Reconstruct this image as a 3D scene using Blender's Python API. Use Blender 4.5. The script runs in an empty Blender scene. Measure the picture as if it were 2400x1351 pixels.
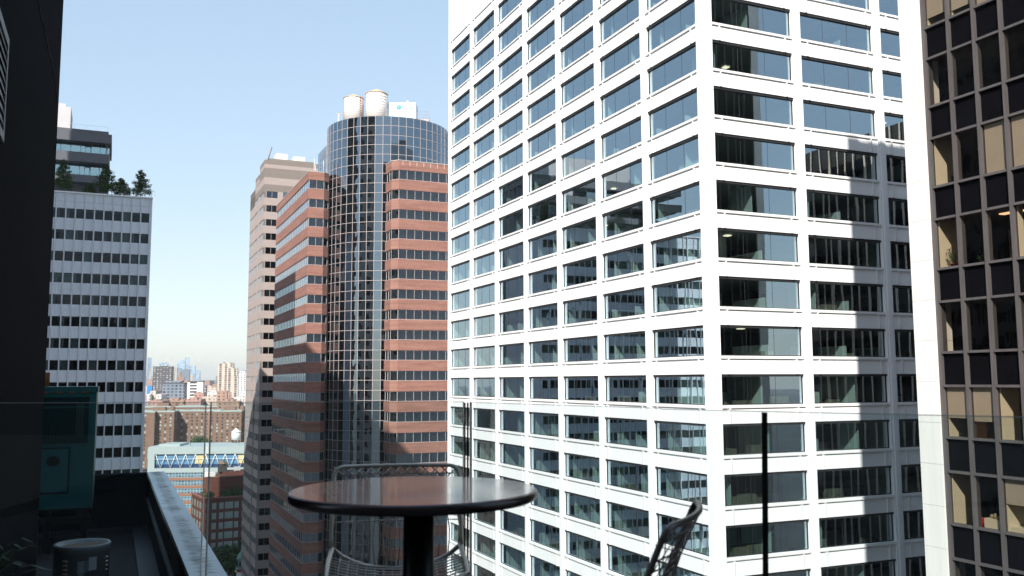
import bpy, math, random
from mathutils import Vector, Matrix
R = math.radians
random.seed(7)
C = bpy.context.scene.collection
SC = bpy.context.scene
E0 = 70.0                      # eye height above the street
YAW = R(23.877)                # street grid
V1 = Vector((-math.sin(YAW), math.cos(YAW), 0)); V2 = Vector((math.cos(YAW), math.sin(YAW), 0))

# ------------------------------------------------------------------ camera
cam = bpy.data.cameras.new("camera"); co = bpy.data.objects.new("camera", cam); C.objects.link(co)
cam.sensor_width = 36; cam.lens = 31.7165; cam.clip_start = 0.05; cam.clip_end = 30000
co.location = (0, 0, E0)
PITCH, ROLL = 0.10272, 0.00426
co.matrix_world = Matrix.Translation((0, 0, E0)) @ Matrix.Rotation(math.pi/2 + PITCH, 4, 'X') @ Matrix.Rotation(-ROLL, 4, 'Z')
cam.dof.use_dof = True; cam.dof.focus_distance = 45; cam.dof.aperture_fstop = 6.3
SC.camera = co
# ------------------------------------------------------------------ sun and sky
SUN_EL, SX, SY = R(37), -0.285, -0.958
w = bpy.data.worlds.new("World"); SC.world = w; w.use_nodes = True
nt = w.node_tree; sky = nt.nodes.new('ShaderNodeTexSky'); sky.sky_type = 'NISHITA'; sky.sun_disc = False
sky.sun_elevation = SUN_EL; sky.sun_rotation = math.atan2(SX, SY); sky.altitude = 50
sky.air_density = 1.0; sky.dust_density = 0.6; sky.ozone_density = 1.0
gm_ = nt.nodes.new('ShaderNodeGamma'); gm_.inputs[1].default_value = .36; nt.links.new(sky.outputs[0], gm_.inputs[0])
sc_m = nt.nodes.new('ShaderNodeVectorMath'); sc_m.operation = 'MULTIPLY'; sc_m.inputs[1].default_value = (1.83, 1.87, 1.90)
hs_ = nt.nodes.new('ShaderNodeHueSaturation'); hs_.inputs['Saturation'].default_value = 1.5; nt.links.new(gm_.outputs[0], hs_.inputs['Color']); nt.links.new(hs_.outputs[0], sc_m.inputs[0])
bg = nt.nodes['Background']; nt.links.new(sc_m.outputs[0], bg.inputs[0]); bg.inputs[1].default_value = 0.15
sl = bpy.data.lights.new("sun", 'SUN'); sl.energy = 4.2; sl.angle = R(0.5); sl.color = (1.0, 0.95, 0.88)
so = bpy.data.objects.new("sun", sl); C.objects.link(so)
sd = Vector((SX*math.cos(SUN_EL), SY*math.cos(SUN_EL), math.sin(SUN_EL)))
so.rotation_euler = sd.to_track_quat('Z', 'Y').to_euler(); so.location = (0, -50, E0+150)
SC.view_settings.view_transform = 'Standard'; SC.view_settings.look = 'None'; SC.view_settings.exposure = 0.95
SC.cycles.max_bounces = 10; SC.cycles.transparent_max_bounces = 24; SC.cycles.volume_bounces = 0

# ------------------------------------------------------------------ helpers
class MB:
    def __init__(s): s.v = []; s.f = []; s.m = []; s.sm = []
    def poly(s, pts, m=0, sm=False):
        b = len(s.v); s.v += [tuple(p) for p in pts]; s.f.append(tuple(range(b, b+len(pts)))); s.m.append(m); s.sm.append(sm)
    def box(s, x0, y0, z0, x1, y1, z1, m=0):
        if x0 > x1: x0, x1 = x1, x0
        if y0 > y1: y0, y1 = y1, y0
        if z0 > z1: z0, z1 = z1, z0
        b = len(s.v)
        s.v += [(x0,y0,z0),(x1,y0,z0),(x1,y1,z0),(x0,y1,z0),(x0,y0,z1),(x1,y0,z1),(x1,y1,z1),(x0,y1,z1)]
        for q in ((0,3,2,1),(4,5,6,7),(0,1,5,4),(1,2,6,5),(2,3,7,6),(3,0,4,7)):
            s.f.append(tuple(b+i for i in q)); s.m.append(m); s.sm.append(False)
        return s
    def prism(s, pts, z0, z1, m=0):
        n = len(pts); b = len(s.v)
        s.v += [(p[0],p[1],z0) for p in pts] + [(p[0],p[1],z1) for p in pts]
        s.f.append(tuple(b+n+i for i in range(n))); s.m.append(m); s.sm.append(False)
        s.f.append(tuple(b+n-1-i for i in range(n))); s.m.append(m); s.sm.append(False)
        for i in range(n):
            j = (i+1) % n; s.f.append((b+i, b+j, b+n+j, b+n+i)); s.m.append(m); s.sm.append(False)
        return s
    def lathe(s, prof, cx=0, cy=0, n=32, m=0, sm=True):
        b = len(s.v)
        for r, z in prof:
            for i in range(n):
                a = 2*math.pi*i/n; s.v.append((cx+r*math.cos(a), cy+r*math.sin(a), z))
        for k in range(len(prof)-1):
            for i in range(n):
                j = (i+1) % n
                s.f.append((b+k*n+i, b+k*n+j, b+(k+1)*n+j, b+(k+1)*n+i)); s.m.append(m); s.sm.append(sm)
        s.f.append(tuple(b+n-1-i for i in range(n))); s.m.append(m); s.sm.append(False)
        k = len(prof)-1
        s.f.append(tuple(b+k*n+i for i in range(n))); s.m.append(m); s.sm.append(False)
        return s
    def tube(s, pts, r, n=8, m=0, closed=False):
        P = [Vector(p) for p in pts]; N = len(P); b = len(s.v); up = None
        for i, p in enumerate(P):
            if closed: t = P[(i+1) % N]-P[i-1]
            else: t = P[min(i+1, N-1)]-P[max(i-1, 0)]
            t.normalize()
            if up is None:
                up = Vector((0,0,1)) if abs(t.z) < .9 else Vector((1,0,0))
            a = (up - t*up.dot(t)).normalized(); up = a; c = t.cross(a)
            rr = r[i] if isinstance(r, (list, tuple)) else r
            for k in range(n):
                q = 2*math.pi*k/n; s.v.append(tuple(p + a*math.cos(q)*rr + c*math.sin(q)*rr))
        for i in range(N if closed else N-1):
            for k in range(n):
                j = (k+1) % n; i2 = (i+1) % N
                s.f.append((b+i*n+k, b+i*n+j, b+i2*n+j, b+i2*n+k)); s.m.append(m); s.sm.append(True)
        if not closed:
            s.f.append(tuple(b+n-1-k for k in range(n))); s.m.append(m); s.sm.append(False)
            s.f.append(tuple(b+(N-1)*n+k for k in range(n))); s.m.append(m); s.sm.append(False)
        return s
    def add(s, o, M, moff=0):
        b = len(s.v); s.v += [tuple(M @ Vector(v)) for v in o.v]
        s.f += [tuple(b+i for i in f) for f in o.f]; s.m += [i+moff for i in o.m]; s.sm += o.sm
    def mesh(s, name, mats):
        me = bpy.data.meshes.new(name); me.from_pydata(s.v, [], s.f)
        for m in (mats if isinstance(mats, (list, tuple)) else [mats]): me.materials.append(m)
        me.polygons.foreach_set('material_index', s.m); me.polygons.foreach_set('use_smooth', s.sm); me.update()
        return me
    def build(s, name, mats, parent=None, loc=None, rz=None):
        return put(name, s.mesh(name, mats), parent, loc, rz)
def put(name, me, parent=None, loc=None, rz=None):
    o = bpy.data.objects.new(name, me); C.objects.link(o)
    if parent: o.parent = parent
    if loc is not None: o.location = loc
    if rz is not None: o.rotation_euler = (0, 0, rz)
    return o
def thing(name, loc, rz, label, cat, group=None):
    o = bpy.data.objects.new(name, None); C.objects.link(o); o.location = loc; o.rotation_euler = (0, 0, rz)
    o.empty_display_size = .5
    return tag(o, label, cat, group)
def tag(o, label, cat, group=None):
    o['label'] = label; o['category'] = cat
    if group: o['group'] = group
    return o
def struct(o): o['kind'] = 'structure'; return o
def stuff(o): o['kind'] = 'stuff'; return o

# ------------------------------------------------------------------ materials
def newmat(n):
    m = bpy.data.materials.new(n); m.use_nodes = True; t = m.node_tree
    return m, t, t.nodes['Principled BSDF']
def mat(n, col, rough=.7, metal=0, var=.12, vscale=(1,1,1), bump=0, spec=.3, bscale=8):
    m, t, b = newmat(n); N = t.nodes; L = t.links
    b.inputs['Roughness'].default_value = rough; b.inputs['Metallic'].default_value = metal
    b.inputs['Specular IOR Level'].default_value = spec
    tc = N.new('ShaderNodeTexCoord'); mp = N.new('ShaderNodeMapping'); mp.inputs['Scale'].default_value = vscale
    L.new(tc.outputs['Object'], mp.inputs[0])
    nz = N.new('ShaderNodeTexNoise'); nz.inputs['Scale'].default_value = 1; nz.inputs['Detail'].default_value = 6
    nz.inputs['Roughness'].default_value = .65; L.new(mp.outputs[0], nz.inputs[0])
    mr = N.new('ShaderNodeMapRange'); mr.inputs[1].default_value = .25; mr.inputs[2].default_value = .75
    mr.inputs[3].default_value = 1-var; mr.inputs[4].default_value = 1+var; L.new(nz.outputs[0], mr.inputs[0])
    hs = N.new('ShaderNodeHueSaturation'); hs.inputs['Color'].default_value = (*col, 1)
    L.new(mr.outputs[0], hs.inputs['Value']); L.new(hs.outputs[0], b.inputs['Base Color'])
    if bump:
        n2 = N.new('ShaderNodeTexNoise'); n2.inputs['Scale'].default_value = bscale; n2.inputs['Detail'].default_value = 4
        L.new(tc.outputs['Object'], n2.inputs[0])
        bp = N.new('ShaderNodeBump'); bp.inputs['Strength'].default_value = .6; bp.inputs['Distance'].default_value = bump
        L.new(n2.outputs[0], bp.inputs['Height']); L.new(bp.outputs[0], b.inputs['Normal'])
    return m
def glass(n, tint, refl, fac=.3, warp=.012, wscale=(.5,.5,.12), rough=.0, island=True):
    """pane: part mirror, part tinted see-through; slow ripples bend what it mirrors"""
    m = bpy.data.materials.new(n); m.use_nodes = True; t = m.node_tree; N = t.nodes; L = t.links
    N.remove(N['Principled BSDF']); out = N['Material Output']
    tr = N.new('ShaderNodeBsdfTransparent'); tr.inputs[0].default_value = (*tint, 1)
    gl = N.new('ShaderNodeBsdfGlossy'); gl.inputs[0].default_value = (*refl, 1); gl.inputs['Roughness'].default_value = rough
    lw = N.new('ShaderNodeLayerWeight'); lw.inputs[0].default_value = .5
    fr = N.new('ShaderNodeMath'); fr.operation = 'POWER'; fr.inputs[1].default_value = 4.0; L.new(lw.outputs['Facing'], fr.inputs[0])
    mr = N.new('ShaderNodeMapRange'); mr.inputs[3].default_value = fac; mr.inputs[4].default_value = 1.0; L.new(fr.outputs[0], mr.inputs[0])
    mx = N.new('ShaderNodeMixShader'); L.new(mr.outputs[0], mx.inputs[0]); L.new(tr.outputs[0], mx.inputs[1]); L.new(gl.outputs[0], mx.inputs[2])
    L.new(mx.outputs[0], out.inputs[0])
    if warp:
        tc = N.new('ShaderNodeTexCoord'); oi = N.new('ShaderNodeObjectInfo'); geo = N.new('ShaderNodeNewGeometry')
        mp = N.new('ShaderNodeMapping'); mp.inputs['Scale'].default_value = wscale; L.new(tc.outputs['Object'], mp.inputs[0])
        sm_ = N.new('ShaderNodeMath'); sm_.operation = 'ADD'; L.new(oi.outputs['Random'], sm_.inputs[0]); L.new(geo.outputs['Random Per Island'], sm_.inputs[1])
        ml = N.new('ShaderNodeMath'); ml.operation = 'MULTIPLY'; ml.inputs[1].default_value = 57; L.new(sm_.outputs[0], ml.inputs[0])
        va = N.new('ShaderNodeVectorMath'); va.operation = 'ADD'; L.new(mp.outputs[0], va.inputs[0]); L.new(ml.outputs[0], va.inputs[1])
        nz = N.new('ShaderNodeTexNoise'); nz.inputs['Scale'].default_value = 1; nz.inputs['Detail'].default_value = 1.0
        L.new(va.outputs[0], nz.inputs[0])
        bp = N.new('ShaderNodeBump'); bp.inputs['Strength'].default_value = 1; bp.inputs['Distance'].default_value = warp
        L.new(nz.outputs[0], bp.inputs['Height']); L.new(bp.outputs[0], gl.inputs['Normal'])
    return m
def gridmat(n, wall, win, sx, sz, fx=.5, fz=.5, lit=.25, rough=.6, wallrough=.8):
    """a far facade: regular window openings, each a little different"""
    m, t, b = newmat(n); N = t.nodes; L = t.links
    def M(op, a, b_=None):
        q = N.new('ShaderNodeMath'); q.operation = op
        for i, s in enumerate((a, b_)):
            if s is None: continue
            if isinstance(s, (int, float)): q.inputs[i].default_value = s
            else: L.new(s, q.inputs[i])
        return q.outputs[0]
    tc = N.new('ShaderNodeTexCoord'); sp = N.new('ShaderNodeSeparateXYZ'); L.new(tc.outputs['Object'], sp.inputs[0])
    u = M('DIVIDE', M('ADD', sp.outputs[0], sp.outputs[1]), sx); v = M('DIVIDE', sp.outputs[2], sz)
    inx = M('LESS_THAN', M('ABSOLUTE', M('SUBTRACT', M('FRACT', u), .5)), fx/2)
    inz = M('LESS_THAN', M('ABSOLUTE', M('SUBTRACT', M('FRACT', v), .5)), fz/2)
    geo = N.new('ShaderNodeNewGeometry'); sn = N.new('ShaderNodeSeparateXYZ'); L.new(geo.outputs['Normal'], sn.inputs[0])
    side = M('LESS_THAN', M('ABSOLUTE', sn.outputs[2]), .5)
    msk = M('MULTIPLY', M('MULTIPLY', inx, inz), side)
    cb = N.new('ShaderNodeCombineXYZ'); L.new(M('FLOOR', u), cb.inputs[0]); L.new(M('FLOOR', v), cb.inputs[1])
    wn = N.new('ShaderNodeTexWhiteNoise'); wn.noise_dimensions = '2D'; L.new(cb.outputs[0], wn.inputs[0])
    hs = N.new('ShaderNodeHueSaturation'); hs.inputs['Color'].default_value = (*win, 1)
    mr = N.new('ShaderNodeMapRange'); mr.inputs[3].default_value = 1-lit*2; mr.inputs[4].default_value = 1+lit*4; L.new(wn.outputs[0], mr.inputs[0]); L.new(mr.outputs[0], hs.inputs['Value'])
    nz = N.new('ShaderNodeTexNoise'); nz.inputs['Scale'].default_value = .15; nz.inputs['Detail'].default_value = 6; L.new(tc.outputs['Object'], nz.inputs[0])
    h2 = N.new('ShaderNodeHueSaturation'); h2.inputs['Color'].default_value = (*wall, 1); m2 = N.new('ShaderNodeMapRange')
    m2.inputs[1].default_value = .3; m2.inputs[2].default_value = .7; m2.inputs[3].default_value = .85; m2.inputs[4].default_value = 1.15
    L.new(nz.outputs[0], m2.inputs[0]); L.new(m2.outputs[0], h2.inputs['Value'])
    mx = N.new('ShaderNodeMix'); mx.data_type = 'RGBA'; L.new(msk, mx.inputs[0]); L.new(h2.outputs[0], mx.inputs[6]); L.new(hs.outputs[0], mx.inputs[7])
    L.new(mx.outputs[2], b.inputs['Base Color'])
    rr = N.new('ShaderNodeMapRange'); rr.inputs[3].default_value = wallrough; rr.inputs[4].default_value = .15; L.new(msk, rr.inputs[0]); L.new(rr.outputs[0], b.inputs['Roughness'])
    return m
def emit(n, col, s):
    m, t, b = newmat(n); b.inputs['Base Color'].default_value = (*col, 1)
    b.inputs['Emission Color'].default_value = (*col, 1); b.inputs['Emission Strength'].default_value = s; return m
def brickmat(n, c1, c2, mortar, bw=.45, bh=.16, var=.2, msize=.02):
    m, t, b = newmat(n); N = t.nodes; L = t.links; b.inputs['Roughness'].default_value = .85; b.inputs['Specular IOR Level'].default_value = .2
    tc = N.new('ShaderNodeTexCoord'); sp = N.new('ShaderNodeSeparateXYZ'); L.new(tc.outputs['Object'], sp.inputs[0])
    ad = N.new('ShaderNodeMath'); L.new(sp.outputs[0], ad.inputs[0]); L.new(sp.outputs[1], ad.inputs[1])
    cb = N.new('ShaderNodeCombineXYZ'); L.new(ad.outputs[0], cb.inputs[0]); L.new(sp.outputs[2], cb.inputs[1])
    br = N.new('ShaderNodeTexBrick'); br.inputs['Color1'].default_value = (*c1, 1); br.inputs['Color2'].default_value = (*c2, 1)
    br.inputs['Mortar'].default_value = (*mortar, 1); br.inputs['Scale'].default_value = 1
    br.inputs['Brick Width'].default_value = bw; br.inputs['Row Height'].default_value = bh; br.inputs['Mortar Size'].default_value = msize
    L.new(cb.outputs[0], br.inputs[0])
    mp = N.new('ShaderNodeMapping'); mp.inputs['Scale'].default_value = (.12, 1.6, 1); L.new(cb.outputs[0], mp.inputs[0])
    nz = N.new('ShaderNodeTexNoise'); nz.inputs['Scale'].default_value = 1; nz.inputs['Detail'].default_value = 8; nz.inputs['Roughness'].default_value = .7
    L.new(mp.outputs[0], nz.inputs[0])
    mr = N.new('ShaderNodeMapRange'); mr.inputs[1].default_value = .3; mr.inputs[2].default_value = .7; mr.inputs[3].default_value = 1-var; mr.inputs[4].default_value = 1+var
    L.new(nz.outputs[0], mr.inputs[0]); hs = N.new('ShaderNodeHueSaturation'); L.new(br.outputs[0], hs.inputs['Color']); L.new(mr.outputs[0], hs.inputs['Value'])
    L.new(hs.outputs[0], b.inputs['Base Color']); return m

WHITE = mat('white_painted_panel', (.85,.86,.87), .45, var=.035, vscale=(.4,.4,.15))
WHITE2 = mat('white_sill_metal', (.72,.72,.71), .4, var=.04)
DARKF = mat('dark_window_frame', (.03,.03,.032), .5)
GLW = glass('tower_window_glass', (.60,.73,.70), (.70,.85,.94), .42, .0075, (.45,.45,.12))
SLAB = mat('office_ceiling', (.32,.32,.31), .8)
CORE = mat('office_core_wall', (.10,.10,.10), .8, var=.3, vscale=(.4,.4,.4))
PART = mat('office_partition', (.62,.68,.68), .7, var=.08)
DESK = mat('office_desk', (.25,.22,.18), .6, var=.3)
LAMP = emit('ceiling_lamp', (1,.86,.66), 1.3)

def select_windows(items, nmax=100):
    """items: (screen size, ...) sorted so that the largest come first"""
    items.sort(key=lambda t: -t[0]); return items[:nmax], items[nmax:]
CAMI = co.matrix_world.inverted()
def screen(p, size):
    q = CAMI @ Vector(p)
    if q.z > -.1: return 0
    x = q.x/-q.z; y = q.y/-q.z
    if abs(x) > .5677+.04 or abs(y) > .3195+.05: return size/(1e3*-q.z)
    return size/-q.z

# ================================================================== SETTING
GROUND = mat('city_ground', (.07,.07,.068), .95, var=.35, vscale=(.02,.02,.02))
ROAD = mat('asphalt', (.055,.055,.058), .9, var=.25, vscale=(.3,.3,.3))
WALK = mat('pavement_concrete', (.30,.29,.27), .9, var=.15, vscale=(.5,.5,.5))
PAINT = mat('road_paint', (.75,.74,.70), .8)
g = MB(); g.poly([(-9000,-3000,0),(9000,-3000,0),(9000,12000,0),(-9000,12000,0)]); struct(g.build('ground', GROUND))
YB6 = R(31)     # the far street corner sits on a grid of its own
def lp(o, rz, x, y, z=0): return (o[0]+x*math.cos(rz)-y*math.sin(rz), o[1]+x*math.sin(rz)+y*math.cos(rz), z)
r = MB(); r.box(-24,-330,.0,-2,380,.008); struct(r.build('road', ROAD, None, (-20,60,.004), YAW))
r = MB(); r.box(-9,-60,0,70,-24,.008); r.box(-24,-110,0,-9,70,.008); struct(r.build('cross_road', ROAD, None, (-118.3,352,.016), YB6))
r = MB(); r.box(-9,-24,0,60,-3,.13); r.box(-9,-3,0,-2.5,60,.13); struct(r.build('pavement', WALK, None, (-118.3,352,.0), YB6))
r = MB()
for i in range(9): r.box(-8+i*1.6,-40,.0,-7.2+i*1.6,-36.5,.004)
for i in range(14): r.box(-17,-100+i*12,.0,-16.8,-94+i*12,.004)
struct(r.build('crosswalk', PAINT, None, (-118.3,352,.028), YB6))

# ================================================================== WHITE TOWER
TW = (15.17, 69.13, 0)
tower = thing('office_tower', TW, YAW, 'white gridded office tower with wide strip windows, filling the middle right', 'office building')
HZ = lambda k: E0 + .456 + 3.8*k          # window heads
BL = [(.727+8.33*j, 8.21+8.33*j) for j in range(7)]       # along left face
BR_ = [(.88+9.02*j, 9.03+9.02*j) for j in range(4)]       # along right face
LEN_L, LEN_R, TOPW = 59.0, 37.0, E0+62
K0, K1 = -9, 12
WH = 2.38; REC = .22
wall = MB()
zb, zt = HZ(K0)-WH, HZ(K1)
def prot(a, b, z0, z1, face, d0, d1, m=0, mb=None):
    """box on a face between a..b along it; depth d0..d1 measured outward"""
    mb = mb or wall
    if face == 'L': mb.box(-d1, a, z0, -d0, b, z1, m)
    else: mb.box(a, -d1, z0, b, -d0, z1, m)
for face, bays, LN in (('L', BL, LEN_L), ('R', BR_, LEN_R)):
    edges = [.0] + [e for b in bays for e in b] + [LN]
    for i in range(0, len(edges), 2):
        a, b = edges[i], edges[i+1]
        if i == 0: continue
        prot(a, b, 0, TOPW-1.2 if True else 0, face, -.5, .10)
        prot(a+.22, b-.22, 0, TOPW-1.2, face, .10, .16)
    for (a, b) in bays:
        for k in range(K0, K1+2):
            z1 = HZ(k)-WH if k <= K1 else TOPW-1.3
            z0 = HZ(k-1) if k > K0 else 0
            prot(a, b, z0, z1, face, -.5, 0)
# the corner pier
wall.box(-.10, .0, 0, .5, .727, TOPW-1.2); wall.box(0.0, -.10, 0, .88, -.0, TOPW-1.2)
wall.box(-.10, -.10, 0, .0, 0, TOPW-1.2)
wall.box(-.16,-.16,TOPW-1.2, .9, LEN_L+.1, TOPW); wall.box(.9,-.16,TOPW-1.2, LEN_R+.1, .9, TOPW)
wall.box(.5, LEN_L-.5, 0, LEN_R, LEN_L, TOPW-1.2); wall.box(LEN_R-.5, .5, 0, LEN_R, LEN_L-.5, TOPW-1.2)
wall.build('wall', WHITE, tower)
rf = MB().box(.9,.9,TOPW-2.2,LEN_R-.6,LEN_L-.6,TOPW-1.6); rf.box(9,14,TOPW-1.6,26,44,TOPW+4); rf.build('roof', mat('roof_gravel',(.3,.3,.3),.9), tower)
# ledges: thin long sills on brackets, one run per storey and face
for k in range(K0, K1+2):
    led = MB(); z = HZ(k)-WH
    for face, bays in (('L', BL), ('R', BR_)):
        for a, b in bays:
            prot(a, b, z-.13, z+.0, face, 0, .05, 0, led)
            prot(a-.02, b+.02, z-.23, z-.13, face, 0, .11, 0, led)
            for q in (a+.75, b-.75): prot(q-.06, q+.06, max(HZ(k-1), 0)+.004, z-.23, face, .003, .108, 0, led)
    led.build('sill_ledge', WHITE2, tower)
def win_meshes(wd, hasblind=False):
    f = MB(); w2 = wd/2
    f.box(-w2, REC-.14, -.19, w2, REC+.10, 0); f.box(-w2, REC-.02, -WH, w2, REC+.08, -WH+.07)
    f.box(-w2, REC-.02, -WH+.07, -w2+.07, REC+.08, -.16); f.box(w2-.07, REC-.02, -WH+.07, w2, REC+.08, -.16)
    for t in (-1/6., 1/6.): f.box(t*wd-.008, REC+.015, -WH+.07, t*wd+.008, REC+.07, -.16)
    p = MB(); p.poly([(-w2+.07, REC+.03, -WH+.07), (w2-.07, REC+.03, -WH+.07), (w2-.07, REC+.03, -.16), (-w2+.07, REC+.03, -.16)])
    return f, p
fL, pL = win_meshes(7.48); fR, pR = win_meshes(8.15)
meL, mepL, meR, mepR = fL.mesh('window', DARKF), pL.mesh('pane', GLW), fR.mesh('window', DARKF), pR.mesh('pane', GLW)
items = []
TM = Matrix.Translation(TW) @ Matrix.Rotation(YAW, 4, 'Z')
for face, bays in (('L', BL), ('R', BR_)):
    for j, (a, b) in enumerate(bays):
        for k in range(K0, K1+1):
            loc = (0, (a+b)/2, HZ(k)) if face == 'L' else ((a+b)/2, 0, HZ(k))
            items.append((screen(TM @ Vector(loc) - Vector((0,0,1.2)), (b-a)*(.6 if face == 'L' else 1)), k, j, face, loc))
ind, rest = select_windows(items)
for s_, k, j, face, loc in ind:
    wo = put('window', meL if face == 'L' else meR, tower, loc, -math.pi/2 if face == 'L' else 0)
    put('pane', mepL if face == 'L' else mepR, wo)
sm = MB()
for s_, k, j, face, loc in rest:
    M = Matrix.Translation(loc) @ Matrix.Rotation(-math.pi/2 if face == 'L' else 0, 4, 'Z')
    sm.add(fL if face == 'L' else fR, M, 0); sm.add(pL if face == 'L' else pR, M, 1)
stuff(sm.build('window', [DARKF, GLW], tower))
# storeys: slabs, core, partitions, desks, lamps
sl_ = MB(); pt = MB(); dk = MB(); lm = MB()
rnd = random.Random(11)
for k in range(K0, K1+2):
    z = HZ(k-1)
    sl_.box(.52,.52,z+.02,LEN_R-.6,LEN_L-.6,z+.75)
sl_.build('floor_slab', SLAB, tower)
cr = MB(); cr.box(9.5,9.5,HZ(K0-1)+1,LEN_R-9,LEN_L-9,TOPW-3); cr.build('core_wall', CORE, tower)
for k in range(K0, K1+1):
    zf, zc = HZ(k-1)+.75, HZ(k)+.02
    for face, bays in (('L', BL), ('R', BR_)):
        for a, b in bays:
            for t in (0, .5):
                if rnd.random() < (.72 if t == 0 else .5):
                    q = a + .1 + t*(b-a) + rnd.uniform(-.2,1.2); d = rnd.uniform(1.6, 5.5); hh = zc if rnd.random() < .75 else zf+1.6
                    if face == 'L': q = b - .1 - t*(b-a) - rnd.uniform(-.1,1.2); pt.box(.75, q-.05, zf, .75+d, q+.05, hh)
                    else: pt.box(q-.05, .75, zf, q+.05, .75+d, hh)
            for t in range(3):
                if rnd.random() < .6:
                    q = rnd.uniform(a+.3, b-1.6); h = rnd.uniform(.7,1.3); d = rnd.uniform(.9,2.4)
                    if face == 'L': dk.box(d, q, zf, d+.7, q+1.4, zf+h)
                    else: dk.box(q, d, zf, q+1.4, d+.7, zf+h)
            if rnd.random() < .2:
                for t in range(rnd.choice((1,2,2))):
                    q = rnd.uniform(a+.8,b-.8); d = rnd.uniform(1.5,6)
                    if face == 'L': lm.box(d,q,zc-.12,d+.5,q+.5,zc-.06)
                    else: lm.box(q,d,zc-.12,q+.5,d+.5,zc-.06)
stuff(pt.build('partition', PART, tower)); stuff(dk.build('desk', DESK, tower)); stuff(lm.build('ceiling_lamp', LAMP, tower))

# ================================================================== DARK BUILDING AT RIGHT
PIER = (18.80, 42.20, 0)
STONE = mat('white_marble', (.74,.72,.68), .55, var=.07, vscale=(2.2,2.2,.25))
MULL = mat('bronze_grey_mullion', (.105,.095,.095), .55, .2, var=.2, vscale=(3,3,.6))
SPAN = mat('black_spandrel_glass', (.0045,.0045,.006), .3, var=.3, spec=.02)
GLD = glass('bronze_window_glass', (.68,.65,.60), (.5,.5,.55), .05, .03, (.8,.8,.35))
CREAM = mat('cream_interior_wall', (.70,.63,.48), .8, var=.04)
BLIND = mat('beige_roller_blind', (.46,.40,.33), .9, var=.05)
INT = mat('dim_interior', (.10,.09,.08), .9, var=.3)
dark = thing('dark_office_building', PIER, YAW, 'black glass office building with white stone corner pier, cut off by the right frame edge', 'office building')
ZS = lambda k: E0 + 1.2 + 3.8*k
DT, DW, DLEN = E0+46.4, 35.2, 30.0; CW = 1.315
p = MB(); p2 = MB()
nz_ = int((DT)/1.86)
for i in range(nz_+1):
    z0 = DT-1.86*(i+1)+.012; z1 = DT-1.86*i
    if z1 < .5: break
    p.box(0,-1.17,max(z0,0),1.1,0,z1); p2.box(DW-1.2,-1.17,max(z0,0),DW,0,z1)
p.build('stone_pier', STONE, dark); p2.build('stone_pier', STONE, dark)
p = MB().box(.05,-1.12,0,1.0,-.05,DT-.1); p.box(DW-1.1,-1.12,0,DW-.05,-.05,DT-.1); p.build('pier_joint', mat('stone_joint', (.45,.43,.4), .9), dark)
NC = 21
KD0, KD1 = -12, 11
mu = MB()
mu.box(.0+.12,-1.17-.22,0,.5,-1.172,DT)                       # frame against the pier
for c in range(1, NC+1): mu.box(.02,-1.35-CW*c-.058,0,.42,-1.35-CW*c+.058,DT)
for c in range(NC):
    y1 = -1.35-CW*c-.07; y0 = -1.35-CW*(c+1)+.07
    if c == 0: y1 = -1.39
    for k in range(KD0, KD1+1):
        mu.box(.08,y0,ZS(k)-.055,.36,y1,ZS(k)+.055); mu.box(.08,y0,ZS(k)+2.30-.055,.36,y1,ZS(k)+2.30+.055)
for c in range(27):     # the rear face on the cross street
    x = 1.1+c*(DW-2.3)/26; mu.box(x-.05,-.25,0,x+.05,0.02,DT)
mu.build('mullion', MULL, dark)
spn = MB()
for k in range(KD0, KD1+2):
    spn.box(.22,-1.40-CW*NC,ZS(k-1)+2.36,.34,-1.39,ZS(k)-.06)
spn.box(.22,-1.40-CW*NC,ZS(KD1)+2.36,.34,-1.39,DT)
spn.build('spandrel', SPAN, dark)
bk = MB().box(1.1,-.5,0,DW-1.2,-.2,DT); bk.box(.22,-1.4-CW*NC,0,.34,-1.39,ZS(KD0-1)); bk.box(DW-.3,-DLEN,0,DW,-1.2,DT); bk.box(.4,-DLEN-.3,0,DW,-DLEN,DT)
bk.build('wall', SPAN, dark)
MB().box(.3,-DLEN,DT-.6,DW-.3,-.5,DT-.1).build('roof', mat('dark_roof',(.08,.08,.08),.9), dark)
st = MB()
for k in range(KD0, KD1+1):
    z = ZS(k)
    st.box(.4,-DLEN+.1,z-1.1,DW-.4,-.55,z-.6)       # floor plate
    st.box(.4,-DLEN+.1,z+2.42,DW-.4,-.55,z+2.55)    # ceiling
st.box(9,-DLEN+5,E0-50,DW-8,-6,DT-1)
st.build('floor_slab', INT, dark)
gm = MB(); y1, y0 = -1.35-.07, -1.35-CW+.07
gm.poly([(.20,y1,.055),(.20,y0,.055),(.20,y0,2.245),(.20,y1,2.245)])
gmesh = gm.mesh('window', GLD)
its = []
DM = Matrix.Translation(PIER) @ Matrix.Rotation(YAW, 4, 'Z')
for c in range(NC):
    for k in range(KD0, KD1+1):
        loc = (0, -CW*c, ZS(k)); its.append((screen(DM @ Vector((.2,-2-CW*c,ZS(k)+1.1)), 2), c, k, loc))
ind, rest = select_windows(its)
winobj = {}
for s_, c, k, loc in ind: winobj[(c,k)] = put('window', gmesh, dark, loc)
s2 = MB()
for s_, c, k, loc in rest: s2.add(gm, Matrix.Translation(loc))
stuff(s2.build('window', GLD, dark))
def blind(c, k, frac):
    b = MB(); zt_ = 2.24; b.box(.26,-1.35-CW+.10,zt_-2.2*frac,.275,-1.46,zt_)
    b.build('blind', BLIND, winobj.get((c,k)) or dark, None if (c,k) in winobj else (0,-CW*c,ZS(k)))
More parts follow.
